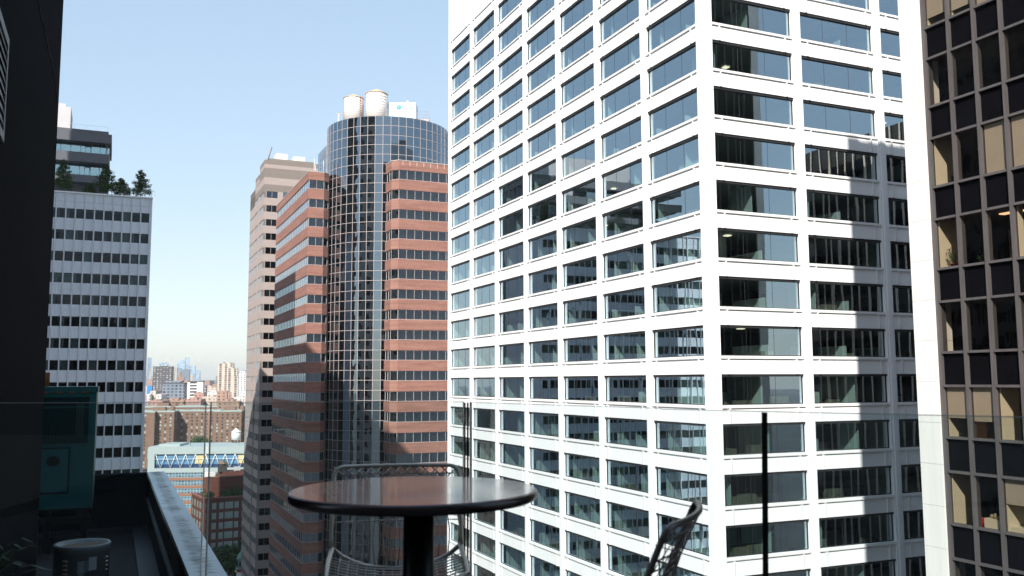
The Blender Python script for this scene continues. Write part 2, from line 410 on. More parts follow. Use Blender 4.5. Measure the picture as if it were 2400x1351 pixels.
for c, k, fr in ((0,4,.80),(1,4,.86),(2,4,1),(2,2,1),(3,2,1),(4,2,1),(0,-1,.62),(1,-1,.67),(2,-2,.48),(3,4,1),(4,1,.5),(5,1,.7),(5,-1,1),(6,2,.6),(7,-1,.6),(4,5,1),(0,5,.7),(5,4,.4)):
    blind(c, k, fr)
pw = MB(); pw2 = MB()
for c, k, d in ((0,2,1.5),(0,1,1.45),(2,-1,1.1),(0,-2,1.15),(2,-2,3.5),(0,4,4),(1,4,3),(3,-1,3),(0,-4,3),(0,-1,3),(3,1,.3)):
    y = -1.35-CW*c-.075 if c else -1.40
    pw.box(.30,y-.05,ZS(k)-.58,.30+d,y-.001,ZS(k)+2.40)
pw.box(.34,-1.6-CW,ZS(-2)-.58,3.0,-1.45-2*CW,ZS(-2)+.45); pw.box(.34,-1.6-3*CW,ZS(-2)-.58,3.0,-1.45-2*CW,ZS(-2)+.25)
pw.build('partition', CREAM, dark)
for k in (2,1,-1,-2):   # inner glazed screens deep in the rooms
    for c in (0,1,2,3):
        y = -2.0-CW*c
        for t in (0,.65): pw2.box(4.2,y-t-.03,ZS(k)-.58,4.26,y-t+.03,ZS(k)+2.0)
        for zz in (.3,1.1): pw2.box(4.2,y-1.3,ZS(k)+zz,4.25,y,ZS(k)+zz+.05)
pw2.build('inner_screen', mat('beige_trim',(.35,.31,.26),.8), dark)
lampb = MB()
for (k,c) in ((1,2),(1,3),(1,1),(2,1)): lampb.box(2.0,-1.9-CW*c,ZS(k)+2.36,2.35,-3.0-CW*c,ZS(k)+2.405)
lampb.build('ceiling_lamp', emit('warm_tube',(1,.62,.35),.9), dark)
# things on the window shelves
BLACK = mat('black_plastic', (.012,.012,.014), .4); POTR = mat('red_glazed_pot', (.30,.03,.02), .4); POTW = mat('white_ceramic', (.7,.68,.62), .4)
POTO = mat('orange_clay', (.55,.20,.05), .6); REDB = mat('red_box', (.55,.03,.05), .6); WOOD = mat('orange_wood', (.45,.20,.07), .6)
LEAFI = mat('house_plant_leaf', (.06,.13,.03), .6, var=.4)
def dloc(x, y, z): return tuple(DM @ Vector((x, y, z)))
shelf = MB()
for k in (2,1,-1,-2):
    shelf.box(.38,-1.42-CW*4,ZS(k)-.08,1.1,-1.42,ZS(k)-.04)
shelf.build('window_shelf', INT, dark)
m = thing('computer_monitor', dloc(.75,-1.95,ZS(2)-.038), YAW+.5, 'black computer monitor on the shelf beside the sunlit cream partition, upper office window', 'monitor')
MB().box(-.36,-.02,.10,.36,.02,.52).build('screen', BLACK, m); MB().box(-.04,.02,.012,.04,.05,.3).box(-.16,-.09,0,.16,.11,.012).build('stand', BLACK, m)
def plantlet(loc, h, n, potr, poth, pm, label, seed, cat='potted plant'):
    o = thing('potted_plant', loc, 0, label, cat); rn = random.Random(seed)
    MB().lathe([(potr*.72,0),(potr,poth*.9),(potr*1.06,poth*.9),(potr*1.06,poth)], n=16).build('pot', pm, o)
    f = MB()
    for i in range(n):
        a = rn.uniform(0,6.28); l = rn.uniform(.25,.55)*h; top = Vector((math.cos(a)*l, math.sin(a)*l, poth+rn.uniform(.35,1)*h))
        f.tube([(0,0,poth*.8), (top.x*.4, top.y*.4, poth+top.z*.4), tuple(top)], .006, 4)
        for q in range(9):
            c = Vector((0,0,poth)).lerp(top, rn.uniform(.3,1)); d = Vector((rn.uniform(-1,1),rn.uniform(-1,1),rn.uniform(-.3,1))).normalized()*rn.uniform(.06,.11)
            s = d.cross(Vector((0,0,1))).normalized()*.028
            f.poly([c, c+d*.5+s, c+d, c+d*.5-s])
    f.build('foliage', LEAFI, o); return o
plantlet(dloc(.66,-1.88,ZS(1)-.038), .80, 16, .19, .26, POTR, 'leafy plant in a red pot on the office window shelf beside the pier', 3)
plantlet(dloc(.62,-3.35,ZS(1)-.038), .55, 12, .08, .13, POTW, 'small green plant in a white pot, next office window from the red pot', 4)
o = MB().lathe([(.09,0),(.10,.05),(.10,.13),(.06,.14)], n=16).build('clay_bowl', POTO, None, dloc(.6,-3.62,ZS(1)-.038)); tag(o, 'small orange clay bowl beside the white potted plant', 'bowl')
o = thing('glass_bottle', dloc(.6,-4.75,ZS(1)-.038), 0, 'pale squat bottle with a reddish neck on the third window shelf', 'bottle')
MB().lathe([(.10,0),(.10,.13),(.07,.16),(.03,.18)], n=16).build('body', POTW, o); MB().lathe([(.028,.18),(.025,.32)], n=10).build('neck', POTO, o)
o = MB().box(-.22,-.12,0,.22,.12,.16).box(-.16,-.08,.161,.16,.08,.20).build('storage_tin', POTW, None, dloc(.6,-5.8,ZS(1)-.038), YAW); tag(o, 'cream low storage tin on the fourth window shelf, right of the bottle', 'tin')
o = thing('red_carton', dloc(.75,-2.45,ZS(-2)-.038), YAW, 'bright red carton on the lower office window shelf beside the cream partition', 'box')
MB().box(-.14,-.17,0,.14,.17,.36).build('body', REDB, o); MB().box(-.145,-.175,.36,.145,.175,.41).build('lid', REDB, o)
o = MB()
for i, (yy, hh) in enumerate(((0,.16),(-.3,.24),(-.55,.13),(-.75,.2))): o.lathe([(.07,0),(.09,hh*.5),(.05,hh)], 0, yy, 12)
o = o.build('desk_ornament', mat('dull_brass',(.3,.25,.16),.5), None, dloc(.6,-3.1,ZS(-2)+.452)); tag(o, 'row of small brass coloured ornaments right of the red carton', 'ornament')
for i, (c, w_, lab) in enumerate(((.35,.62,'orange wooden chair back behind the first half-lowered blind'),(1.18,.4,'narrow orange wooden chair back behind the second half-lowered blind'))):
    o = thing('wooden_chair', dloc(.95,-2.05-CW*c,ZS(-1)-.60), YAW, lab, 'chair', 'orange chairs behind the blinds')
    MB().box(-.02,-w_/2,.45,.02,w_/2,1.35 if i == 0 else 1.0).build('backrest', WOOD, o)
    MB().box(0.02,-w_/2,.42,.5,w_/2,.46).build('seat', WOOD, o)
    for q in ((.03,-w_/2+.03),(.03,w_/2-.03),(.46,-w_/2+.03),(.46,w_/2-.03)): MB().box(q[0]-.02,q[1]-.02,0,q[0]+.02,q[1]+.02,.42).build('leg', WOOD, o)
o = MB()
for i in range(4): o.box(-.1,i*.06,0,.1,i*.06+.045,.26+.02*(i%2))
o = o.build('binder', BLACK, None, dloc(.6,-1.9,ZS(-1)-.038)); tag(o, 'black ring binders standing at the left of the window with orange chair', 'binders')

# ================================================================== SECOND DARK TOWER (seen mirrored in the white tower)
BEIGE = mat('beige_mullion', (.80,.64,.53), .7); DKP = mat('dark_panel', (.028,.027,.03), .35, var=.4, vscale=(.3,.3,.3))
t2 = thing('ribbed_office_tower', tuple(DM @ Vector((52,-11.5,0))), YAW, 'dark office tower with pale vertical ribs, mirrored in the white tower windows at right', 'office building')
MB().box(.12,0,0,26,48,E0+31).build('wall', DKP, t2)
rb = MB()
for i in range(33): rb.box(-.02,i*1.5-.11,0,.12,i*1.5+.11,E0+31)
for i in range(18): rb.box(.0+.3+i*1.5-.09,-.25,0,.3+i*1.5+.09,0,E0+31)
stuff(rb.build('rib', BEIGE, t2))
wd = MB()
for k in range(26): wd.box(.09,.1,E0+28-3.8*k-2.0,.119,47.9,E0+28-3.8*k)
wd.build('window_band', mat('dark_band_glass',(.01,.012,.015),.08), t2)

# ================================================================== BRICK TOWER WITH GLASS CYLINDER
BRICK = brickmat('orange_red_brick', (.305,.15,.118), (.26,.122,.095), (.26,.16,.13), .5, .17, .28)
GLB = glass('ribbon_window_glass', (.30,.33,.33), (.78,.92,1.0), .24, .02, (.5,.5,.25))
GLC = glass('curtain_wall_glass', (.16,.18,.19), (.60,.76,.90), .31, .004, (.4,.4,.4))
MULB = mat('taupe_mullion', (.38,.33,.32), .55, var=.1)
BT = (-40.39, 176.5, 0)
bt = thing('brick_office_tower', BT, YAW, 'red brick tower with ribbon windows and a round dark glass bay, centre left', 'office building')
Z0 = E0-66
def ribbon_wing(pts, ztop, wtop, wh, per, nrow, mw=1.55, closed_top=True):
    """pts: outline (open polyline of the visible faces), then closed behind"""
    n = len(pts)
    def inset(d):      # shrink by moving every vertex towards the inside, polygon is convex
        out = []
        for i in range(n):
            p0, p1, p2 = Vector(pts[i-1]), Vector(pts[i]), Vector(pts[(i+1) % n])
            d1 = (p1-p0).normalized(); d2 = (p2-p1).normalized()
            n1 = Vector((-d1.y, d1.x)); n2 = Vector((-d2.y, d2.x)); bis = (n1+n2); bis = bis/ max(.2, bis.length_squared)*2
            out.append((p1.x+bis.x*d, p1.y+bis.y*d))
        return out
    wl = MB(); zprev = ztop; inn = inset(.9); gi = inset(.16)
    for k in range(nrow):
        wt = wtop-per*k; wl.prism(pts, wt, zprev); zprev = wt-wh
        wl.prism(inn, wt-wh, wt, 1)
    wl.prism(pts, 0, zprev)
    wl.build('brick_wall', [BRICK, CORE], bt)
    for k in range(nrow):
        wt = wtop-per*k; rw = MB()
        for i in range(n):
            a, b = Vector(gi[i]), Vector(gi[(i+1) % n]); L_ = (b-a).length
            rw.poly([(a.x,a.y,wt-wh),(b.x,b.y,wt-wh),(b.x,b.y,wt),(a.x,a.y,wt)], 0)
            nn = max(1, round(L_/mw)); d = (b-a).normalized(); nrm = Vector((d.y,-d.x))
            for q in range(nn+1):
                c = a+(b-a)*(q/nn); e = d*.035
                P = [c-e, c+e, c+e+nrm*.07, c-e+nrm*.07]
                rw.prism([(v.x,v.y) for v in P], wt-wh, wt, 1)
            P = [a, b, b+nrm*.05, a+nrm*.05]
            rw.prism([(v.x,v.y) for v in P], wt-wh, wt-wh+.09, 1); rw.prism([(v.x,v.y) for v in P], wt-.09, wt, 1)
        rw.build('ribbon_window', [GLB, MULB], bt)
# counter-clockwise outlines
ribbon_wing([(0,0),(3.1,0),(4.3,1.0),(4.3,38.7),(0,38.7)], E0+41.75, E0+40.11, 1.77, 3.835, 27, 1.9)
ribbon_wing([(13.34,-12.6),(14.5,-13.78),(45,-13.78),(45,12),(13.34,12)], E0+42.25, E0+40.45, 1.88, 3.845, 27, 1.6)
cp = MB(); cp.prism([(-.06,-.06),(3.12,-.06),(4.36,.98),(4.36,38.76),(-.06,38.76)], E0+41.752, E0+41.86)
cp.prism([(13.28,-12.62),(14.46,-13.84),(45.06,-13.84),(45.06,12.06),(13.28,12.06)], E0+42.252, E0+42.36)
cp.build('parapet_coping', mat('pale_coping',(.5,.47,.44),.8), bt)
# cylinder
CX, CY, CR, NSEG = 17.25, 3.41, 12.7, 52
ZT = E0+52.25; CH = 1.925
for row in range(60):
    z1 = ZT-CH*row; z0 = z1-CH; b = MB()
    for i in range(NSEG):
        a0 = 2*math.pi*i/NSEG; a1 = 2*math.pi*(i+1)/NSEG
        am = (a0+a1)/2
        if math.sin(am) > .45 and row > 0: continue
        j = [random.uniform(-.0018,.0018) for _ in range(4)]
        def P(a, z, jj): return (CX+(CR+jj)*math.cos(a), CY+(CR+jj)*math.sin(a), z)
        b.poly([P(a0,z0,j[0]),P(a1,z0,j[1]),P(a1,z1,j[2]),P(a0,z1,j[3])], 0)
        for aa in (a0,):
            e = .045/CR; q = [(CX+rr*math.cos(aa+s), CY+rr*math.sin(aa+s)) for rr, s in ((CR+.012,-e),(CR+.06,-e),(CR+.06,e),(CR+.012,e))]
            b.prism(q[::-1] if False else [q[0],q[1],q[2],q[3]], z0, z1, 1)
        q = [(CX+rr*math.cos(t), CY+rr*math.sin(t)) for rr, t in ((CR+.012,a0),(CR+.05,a0),(CR+.05,a1),(CR+.012,a1))]
        b.prism(q, z0-.04, z0+.04, 1)
    b.build('curtain_wall_band', [GLC, MULB], bt)
inn = MB().lathe([(CR-.6, 0), (CR-.6, ZT-.5)], CX, CY, 40, 0, False)
inn.build('inner_core', CORE, bt)
fl = MB()
for row in range(1, 30): fl.lathe([(CR-.1, ZT-CH*2*row-.3), (CR-.1, ZT-CH*2*row+.1)], CX, CY, 40, 0, False)
fl.build('floor_slab', SLAB, bt)
MB().lathe([(CR-.05, ZT-.25), (CR-.05, ZT-.05)], CX, CY, 48, 0, False).build('roof', mat('light_roof',(.45,.44,.42),.9), bt)
gw = MB(); x0 = 7.3   # flat glass wall running back from the cylinder
for row in range(30):
    z1 = ZT-CH*row; z0 = z1-CH
    for i in range(9):
        y0 = 8+i*2.1; gw.poly([(x0,y0+2.1,z0),(x0,y0,z0),(x0,y0,z1),(x0,y0+2.1,z1)], 0)
        gw.box(x0-.06,y0-.05,z0,x0-.01,y0+.05,z1,1)
    gw.box(x0-.05,8,z0-.04,x0-.01,26.9,z0+.04,1)
gw.build('curtain_wall', [GLC, MULB], bt)
MB().box(x0+.5,8,E0,x0+10,26.8,ZT-.3).build('rear_block', CORE, bt)
# roof furniture of the left wing: antenna masts
am = MB()
for x, y in ((1.2,1.0),(3.2,1.6),(2.4,6)):
    am.tube([(x,y,E0+41.8),(x,y,E0+44.3)], .05, 6); am.box(x-.07,y-.2,E0+43.4,x+.07,y-.08,E0+44.6)
am.tube([(1.2,1.0,E0+44.0),(3.2,1.6,E0+44.0)], .03, 5)
am.build('antenna', mat('galvanised_white',(.6,.6,.6),.5), bt)
ch = MB()
for i in range(16): ch.box(15.2+i*1.4,-13.80,E0+41.35,15.32+i*1.4,-13.785,E0+42.2)
ch.build('parapet_stain', mat('mortar_streak',(.52,.42,.36),.9), bt)
def bl(x, y, z): return tuple(Matrix.Translation(BT) @ Matrix.Rotation(YAW, 4, 'Z') @ Vector((x,y,z)))
TANK = mat('white_tank_staves', (.68,.64,.60), .7, var=.1, vscale=(9,9,.3)); ROOFT = mat('tan_plywood_cone', (.62,.42,.26), .8); HOOP = mat('tank_hoop', (.35,.32,.3), .5)
TGRP = 'rooftop water tanks'
def water_tank(wx, wy, zb_, zt_, zc, rad, label):
    o = thing('water_tank', (wx,wy,E0+52.05), 0, label, 'water tank', TGRP); zz = -52.05
    MB().lathe([(rad,zb_+zz),(rad*.97,zt_+zz)], n=40).build('barrel', TANK, o)
    MB().lathe([(rad*1.05,zt_+zz),(rad*1.05,zt_+zz+.06),(.05,zc+zz)], n=16, sm=False).build('conical_roof', ROOFT, o)
    h = MB()
    for i in range(9): 
        z = zb_+zz+.3+i*(zt_-zb_-.5)/9; h.lathe([(rad*1.002,z),(rad*1.008,z+.04)], n=40)
    h.build('hoop', HOOP, o)
    for a in range(4):
        an = a*math.pi/2+.7; MB().tube([(rad*.75*math.cos(an),rad*.75*math.sin(an),0),(rad*.75*math.cos(an),rad*.75*math.sin(an),zb_+zz)], .14, 6).build('leg', MULB, o)
    MB().lathe([(rad*.9,zb_+zz-.25),(rad*.9,zb_+zz)], n=24).build('platform', MULB, o)
    return o
def ladder(o, x, y, z0, z1):
    q = MB()
    for dx in (-.22,.22): q.tube([(x+dx,y,z0),(x+dx,y,z1)], .05, 5)
    for i in range(int((z1-z0)/.5)): q.tube([(x-.22,y,z0+.2+i*.5),(x+.22,y,z0+.2+i*.5)], .03, 4)
    for i in range(3): q.tube([(x+.45*math.cos(a*.5236)*1.0,y-.1+.45*math.sin(a*.5236),z0+1.5+i*1.6) for a in range(-1,8)], .025, 4)
    q.build('ladder', mat('rusty_ladder',(.22,.10,.08),.8), o)
ladder(water_tank(-32.8, 183, 53.6, 58.6, 59.6, 2.1, 'shorter white wooden water tank with tan cone roof, left one on the glass cylinder'), 1.75, -1.35, 0, 6.6)
water_tank(-28.05, 183, 53.6, 59.5, 60.7, 2.3, 'taller white wooden water tank with tan cone roof, right one on the glass cylinder')
PALE = mat('pale_blue_metal', (.62,.70,.78), .5, var=.05, vscale=(3,3,.3)); LOGO = mat('blue_logo_paint', (.02,.30,.65), .5)
o = thing('cooling_unit', (-22.9,185,E0+52.05), 0, 'pale blue rooftop cooling unit with a round blue emblem, right of the water tanks', 'cooling unit')
MB().box(-3,-1.5,.4,3,2.4,5.9).build('housing', PALE, o)
f = MB()
for x in (-1.9,0,1.9): f.lathe([(.8,5.92),(.85,6.15),(.75,6.3)], x, .4, 20)
f.lathe([(.35,5.91),(.2,6.4)], 1.2, -1.0, 12); f.build('fan_cowl', TANK, o)
lg = MB(); lg.v += [(-.55+.5*math.cos(a*.3927)*1.0, -1.52, 4.9+.5*math.sin(a*.3927)) for a in range(16)]; lg.f.append(tuple(range(16))); lg.m.append(0); lg.sm.append(False)
lg.tube([(-.85,-1.53,5.1),(-.6,-1.53,5.12),(-.5,-1.53,4.93),(-.7,-1.53,4.86),(-.4,-1.53,4.7)], .05, 5, 1)
lg.build('emblem', [LOGO, TANK], o)
sk = MB()
for x in (-2.8,2.8): sk.box(x-.1,-1.4,0,x+.1,2.3,.4)
sk.build('skid', MULB, o)
rl = thing('roof_railing', (-19.5,181.5,E0+52.05), 0, 'thin grey pipe railing and plank deck at the right rim of the glass cylinder roof', 'railing')
q = MB()
for z in (2.0,2.7,3.3): q.tube([(-6.5,0,z),(2.6,0,z)], .03, 5)
q.build('rail', MULB, rl); q = MB()
for i in range(8): q.tube([(-6.5+i*1.3,0,1.6),(-6.5+i*1.3,0,3.3)], .03, 5)
q.tube([(2.6,0,3.3),(1.2,0,1.7)], .03, 5); q.build('post', MULB, rl)
MB().box(-3.5,-.6,1.1,2.6,.8,1.6).box(1.6,-.3,0,2.1,.3,1.1).box(-3,-.3,0,-2.5,.3,1.1).build('deck', MULB, rl)
rl = thing('davit_frame', (-36.0,183.5,E0+52.05), 0, 'small white davit frame at the left rim of the glass cylinder roof', 'davit')
MB().box(-.12,-.1,0,.12,.1,3.4).box(2.6,-.1,0,2.8,.1,3.0).build('post', TANK, rl); MB().box(-.6,-.08,3.4,3.6,.08,3.6).build('beam', MULB, rl)

# ================================================================== BROWN TOWER
BRN = mat('tan_granite', (.345,.285,.26), .7, var=.07, vscale=(.6,.6,1.5)); BRN2 = mat('grey_brown_granite', (.20,.17,.15), .7, var=.08, vscale=(.6,.6,1.5))
GLK = glass('black_office_glass', (.10,.11,.12), (.45,.55,.7), .16, .02)
br = thing('brown_stepped_tower', (-66.35,238,0), YAW, 'tan and grey brown stepped stone tower left of the red brick one', 'office building')
blocks = ((0,0,24,8.6,59.6),(-.1,9.4,24,16,57.4),(0,16.9,24,26.5,52.4))
wl = MB()
for bi, (x0,y0,x1,y1,zt_) in enumerate(blocks):
    z = E0+zt_; i = 0
    wt0 = E0+51.0
    wl.box(x0,y0,wt0+3.8,x1,y1,z-2.2,1); wl.box(x0,y0,z-2.199,x1,y1,z-1.2,0); wl.box(x0+.001,y0+.001,z-1.199,x1,y1,z,1)
    wl.box(x0,y0,wt0+1.9,x1,y1,wt0+3.799,0); wl.box(x0,y0,wt0,x1,y1,wt0+1.899,1)
    for k in range(31):
        wt = wt0-3.8*k; wl.box(x0,y0,wt-3.8,x1,y1,wt-1.75,0); wl.box(x0+.4,y0+.3,wt-1.75,x1-.3,y1,wt,2)
        # piers between the window groups
        if bi == 0:
            wl.box(x0,y0,wt-1.75,x0+.66,y0+.5,wt,0); wl.box(x0+3.55,y0,wt-1.75,x0+5.0,y0+.5,wt,0); wl.box(x0+8.3,y0,wt-1.75,x1,y0+.5,wt,0)
        wl.box(x0,y0,wt-1.75,x0+.5,y0+.22,wt,0); wl.box(x0,y1-.25,wt-1.75,x0+.5,y1,wt,0)
wl.box(1.0,8.5,0,20,9.5,E0+57,0); wl.box(1.0,15.9,0,20,17,E0+52,0)
wl.build('stone_wall', [BRN, BRN2, CORE], br)
for k in range(29):
    wt = E0+51.0-3.8*k
    for bi, (x0,y0,x1,y1,zt_) in enumerate(blocks):
        wb = MB()
        wb.poly([(x0+.12,y1-.25,wt-1.75),(x0+.12,y0+.22,wt-1.75),(x0+.12,y0+.22,wt),(x0+.12,y1-.25,wt)], 0)
        n = 5 if bi < 2 else 9
        for q in range(1, n): yy = y0+.5+(y1-y0-1.5)*q/n; wb.box(x0+.06,yy-.05,wt-1.75,x0+.11,yy+.05,wt,1)
        if bi: wb.build('window_band', [GLB, MULB], br)
        else: wb0 = wb
    for grp in (((.66,2.08),(2.08,3.55)),((5.0,6.65),(6.65,8.3))):
        wb = MB()
        for a, b in grp:
            wb.poly([(a,.14,wt-1.75),(b,.14,wt-1.75),(b,.14,wt),(a,.14,wt)], 2 if (k*7+int(a*3)) % 5 else 0)
            wb.box(a-.04,.08,wt-1.75,a+.04,.13,wt,1)
        wb.build('front_window', [GLB, MULB, GLK], br)
    wb0.build('window_band', [GLB, MULB], br)
mc = MB(); mc.box(3.2,1.5,E0+59.6,6.2,5,E0+62.0); mc.box(8.0,1.8,E0+59.6,11,5,E0+61.7); mc.build('roof_unit', TANK, br)
mc = MB(); mc.box(1.2,1,E0+59.6,13.5,8,E0+60.3); mc.tube([(.9,1.2,E0+59.6),(2.0,1.6,E0+63.6)], .16, 6); mc.build('roof_mast', BRN2, br)

# ================================================================== WHITE AND BLUE SLAB AT LEFT
PANEL = mat('pale_blue_white_panel', (.64,.70,.77), .55, var=.05, vscale=(1,1,.3)); FIN = mat('white_fin', (.80,.82,.84), .5); FSH = mat('joint_shadow_line', (.16,.18,.20), .8)
GLA = glass('apartment_glass', (.36,.42,.43), (.36,.42,.48), .05, .03, (1.3,1.3,.55))
CURT = mat('grey_curtain', (.30,.36,.37), .9, var=.3, vscale=(3,3,.5))
WBO = (-61.5, 152.0, 0)
wb_ = thing('panelled_slab_building', WBO, YAW, 'pale blue-white panelled building with thin vertical fins and trees on its roof, left', 'office building')
WTOP = E0+31.39; CB = 1.43; NWB = 36; WLEN = NWB*CB+.6
RW = [E0+28.75-3.575*k for k in range(27)]
wl = MB(); zp = WTOP-.12
for k, z in enumerate(RW):
    wl.box(-WLEN,0,z,0,18,zp); zp = z-1.72
wl.box(-WLEN,0,0,0,18,zp)
for z in RW: 
    wl.box(-.29+.02,0,z-1.72,0,18,z); wl.box(-WLEN,3.2,z-1.72,-.3,18,z,1)
wl.build('panel_wall', [PANEL, CORE], wb_)
fn = MB()
for i in range(NWB+1): fn.box(-.29-CB*i-.05,-.20,0,-.29-CB*i+.05,-.002,WTOP-.12)
fn.box(-.05,-.05,0,.06,-.001,WTOP-.12)
stuff(fn.build('vertical_fin', FIN, wb_))
fj = MB()
for i in range(NWB+1): fj.box(-.29-CB*i+.051,-.004,0,-.29-CB*i+.085,-.001,WTOP-.12)  # dark strip beside each fin: panel joint with the fin's shadow line painted in
stuff(fj.build('panel_joint', FSH, wb_))
MB().box(-WLEN-.1,-.28,WTOP-.12,.1,18.1,WTOP+.1).build('roof_edge', FIN, wb_)
jn = MB()
for z in (WTOP-1.55,): jn.box(-WLEN,-.006,z-.02,0,-.001,z+.02)
jn.build('panel_joint', HOOP, wb_)
WM = Matrix.Translation(WBO) @ Matrix.Rotation(YAW, 4, 'Z')
wf = MB(); wf.poly([(-CB+.12,.14,-1.70),(-.10,.14,-1.70),(-.10,.14,-.02),(-CB+.12,.14,-.02)], 0)
wf.box(-CB+.05,.01,-1.72,-.05,.16,-1.67,1); wf.box(-CB+.05,.01,-.05,-.05,.16,0,1); wf.box(-CB+.05,.01,-1.67,-CB+.12,.16,-.05,1); wf.box(-.10,.01,-1.67,-.05,.16,-.05,1)
wfc = MB(); wfc.add(wf, Matrix.Identity(4)); wfc.box(-CB+.2,.3,-1.7,-CB*.62,.35,0,2)
wfd = MB(); wfd.add(wf, Matrix.Identity(4)); wfd.box(-CB+.1,.3,-1.7,-.1,.35,0,2)
wms = [x.mesh('window', [GLA, PANEL, CURT]) for x in (wf, wfc, wfd)]
wfw = MB(); wfw.add(wf, Matrix.Identity(4)); wfw.box(-CB+.13,.17,-1.68,-.11,.20,-.03,2)  # white sheet behind the pane stands in for bright reflected sky
wms.append(wfw.mesh('window', [GLA, PANEL, mat('white_sky_reflection', (.85,.87,.9), .8)]))
its = []
for i in range(NWB):
    for k, z in enumerate(RW):
        loc = (-.29-CB*i, 0, z); P = WM @ Vector(loc)
        s_ = screen(P, 1); q = CAMI @ P; x = q.x/-q.z
        if x < -.515: s_ *= .01
        its.append((s_ - k*1e-6, i, k, loc, rnd.choice((0,0,0,1,2) if i > 2 else (1,1,2,0))))
ind, rest = select_windows(its)
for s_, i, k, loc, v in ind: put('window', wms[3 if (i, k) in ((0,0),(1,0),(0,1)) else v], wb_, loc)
s2 = MB()
for s_, i, k, loc, v in rest: s2.add((wf, wfc, wfd)[v], Matrix.Translation(loc))
stuff(s2.build('window', [GLA, PANEL, CURT], wb_))

# ---- balcony building behind it
GREY = mat('dark_grey_panel', (.105,.11,.125), .5, .1, var=.06); LGREY = mat('light_grey_render', (.50,.48,.49), .8, var=.05)
GLP = glass('balcony_glazing', (.35,.42,.43), (.70,.90,.95), .40, .02)
GLR = glass('balcony_glass', (.75,.85,.85), (.8,.95,1), .12, 0)
ab = thing('balcony_apartment_block', (-77.0,170,0), YAW, 'dark grey apartment block with glass balconies behind the rooftop trees', 'apartment building')
wl = MB()
wl.box(-42,-.8,E0+45.6,0,14,E0+47.35); wl.box(-42,-1.0,E0+41.6,-.3,14,E0+43.4); wl.box(-42,-.8,E0+37.7,-.7,14,E0+39.1)
wl.box(-40,1.8,0,-.3,14,E0+37.7); wl.box(-40,6,E0+37.7,-.3,14,E0+45.6); wl.box(-12.3,-.7,E0+30,-10.6,6,E0+45.6,1)
wl.box(-42,-.6,E0+47.351,-.6,14,E0+47.9,0)
wl.box(-1.0,.2,E0+30,-.7,14,E0+45.6)
wl.build('wall', [GREY, LGREY], ab)
MB().box(-30,2,E0+47.9,-7.4,10,E0+52.7).box(-30,2.5,E0+52.7,-8.3,9,E0+53.4).build('penthouse', LGREY, ab)
for zf, zt_, xr in ((39.1,41.6,-.5),(43.4,45.6,-.3)):
    gz = MB(); gz.poly([(-10.5,1.2,E0+zf),(xr,1.2,E0+zf),(xr,1.2,E0+zt_),(-10.5,1.2,E0+zt_)], 0)
    for i in range(7): gz.box(-10.5+i*1.7-.05,1.1,E0+zf,-10.5+i*1.7+.05,1.2-.002,E0+zt_,1)
    gz.box(-4.6,1.05,E0+zf,-4.5,1.19,E0+zt_-.6,1); gz.box(-3.6,1.05,E0+zf,-3.5,1.19,E0+zt_-.6,1); gz.box(-4.6,1.05,E0+zt_-.6,-3.5,1.19,E0+zt_-.5,1)
    gz.build('glazing', [GLP, DARKF], ab)
    gz = MB(); gz.box(-10.4,-.75,E0+zf+.02,xr-.4,-.72,E0+zf+1.0,0); gz.build('balcony_rail', GLR, ab)
    gz = MB().box(-24,1.2,E0+zf,-12.4,1.3,E0+zt_); gz.build('side_glazing', GLP, ab)
rl = MB()
for i in range(9): rl.tube([(-.8-i*1.9,-.2,E0+47.9),(-.8-i*1.9,-.2,E0+48.9)], .02, 4)
rl.tube([(-.8,-.2,E0+48.9),(-16,-.2,E0+48.9)], .02, 4); rl.build('roof_railing', FIN, ab)

# ---- trees
LEAF = mat('foliage', (.065,.115,.035), .7, var=.5, vscale=(2,2,2)); LEAF2 = mat('foliage_dark', (.032,.06,.02), .7, var=.5, vscale=(2,2,2)); BARK = mat('bark', (.16,.10,.07), .9)
def tree(loc, h, rad, n, label, seed, leaf=.22, conic=1.0, lm=None, group=None, trunk=.15, low=.12):
    rn = random.Random(seed); o = thing('tree', loc, 0, label, 'tree', group)
    t = MB(); t.tube([(0,0,0),(.05*h*rn.uniform(-1,1)*.3,0,h*.5),(0,0,h*.93)], [trunk*.5,trunk*.35,.02], 7)
    cr_ = MB(); br_ = []
    nb = int(26+rn.random()*8)
    for i in range(nb):
        u = low+(1-low)*(i/nb); a = i*2.4+rn.uniform(-.4,.4)
        prof = (1-u)**.75 if conic else math.sin(math.pi*min(1,u*.9+.08))**.6
        l = rad*prof*rn.uniform(.75,1.25)+.1
        p0 = Vector((0,0,h*u*.9)); p1 = p0+Vector((math.cos(a)*l, math.sin(a)*l, l*rn.uniform(.15,.55)))
        t.tube([p0, p0.lerp(p1,.5)+Vector((0,0,.05*l)), p1], [trunk*.14,trunk*.1,.008], 4)
        br_.append((p0,p1,l))
    tot = sum(b[2] for b in br_)
    for p0,p1,l in br_:
        for q in range(int(n*l/tot)):
            f_ = rn.random()**.6; c = p0.lerp(p1, f_*1.05)+Vector((rn.gauss(0,1),rn.gauss(0,1),rn.gauss(0,.8)))*l*.17
            d = Vector((rn.gauss(0,1),rn.gauss(0,1),rn.gauss(0,.6))).normalized()*leaf*rn.uniform(.5,1.1)
            s_ = d.cross(Vector((rn.gauss(0,1),rn.gauss(0,1),rn.gauss(0,1)))).normalized()*leaf*.33
            cr_.poly([c-d, c+s_, c+d, c-s_], 0 if rn.random() < .6 else 1)
    t.build('trunk', BARK, o); cr_.build('crown', [lm or LEAF, LEAF2], o); return o
RT = WTOP+.1
GT = 'trees on the roof of the panelled building'
def wloc(px_x, y=3): return tuple(WM @ Vector((px_x, y, RT)))
tree(wloc(-13.9,1.5), 6.3, 1.6, 2600, 'roof tree at the far left, partly behind the dark wall', 1, group=GT)
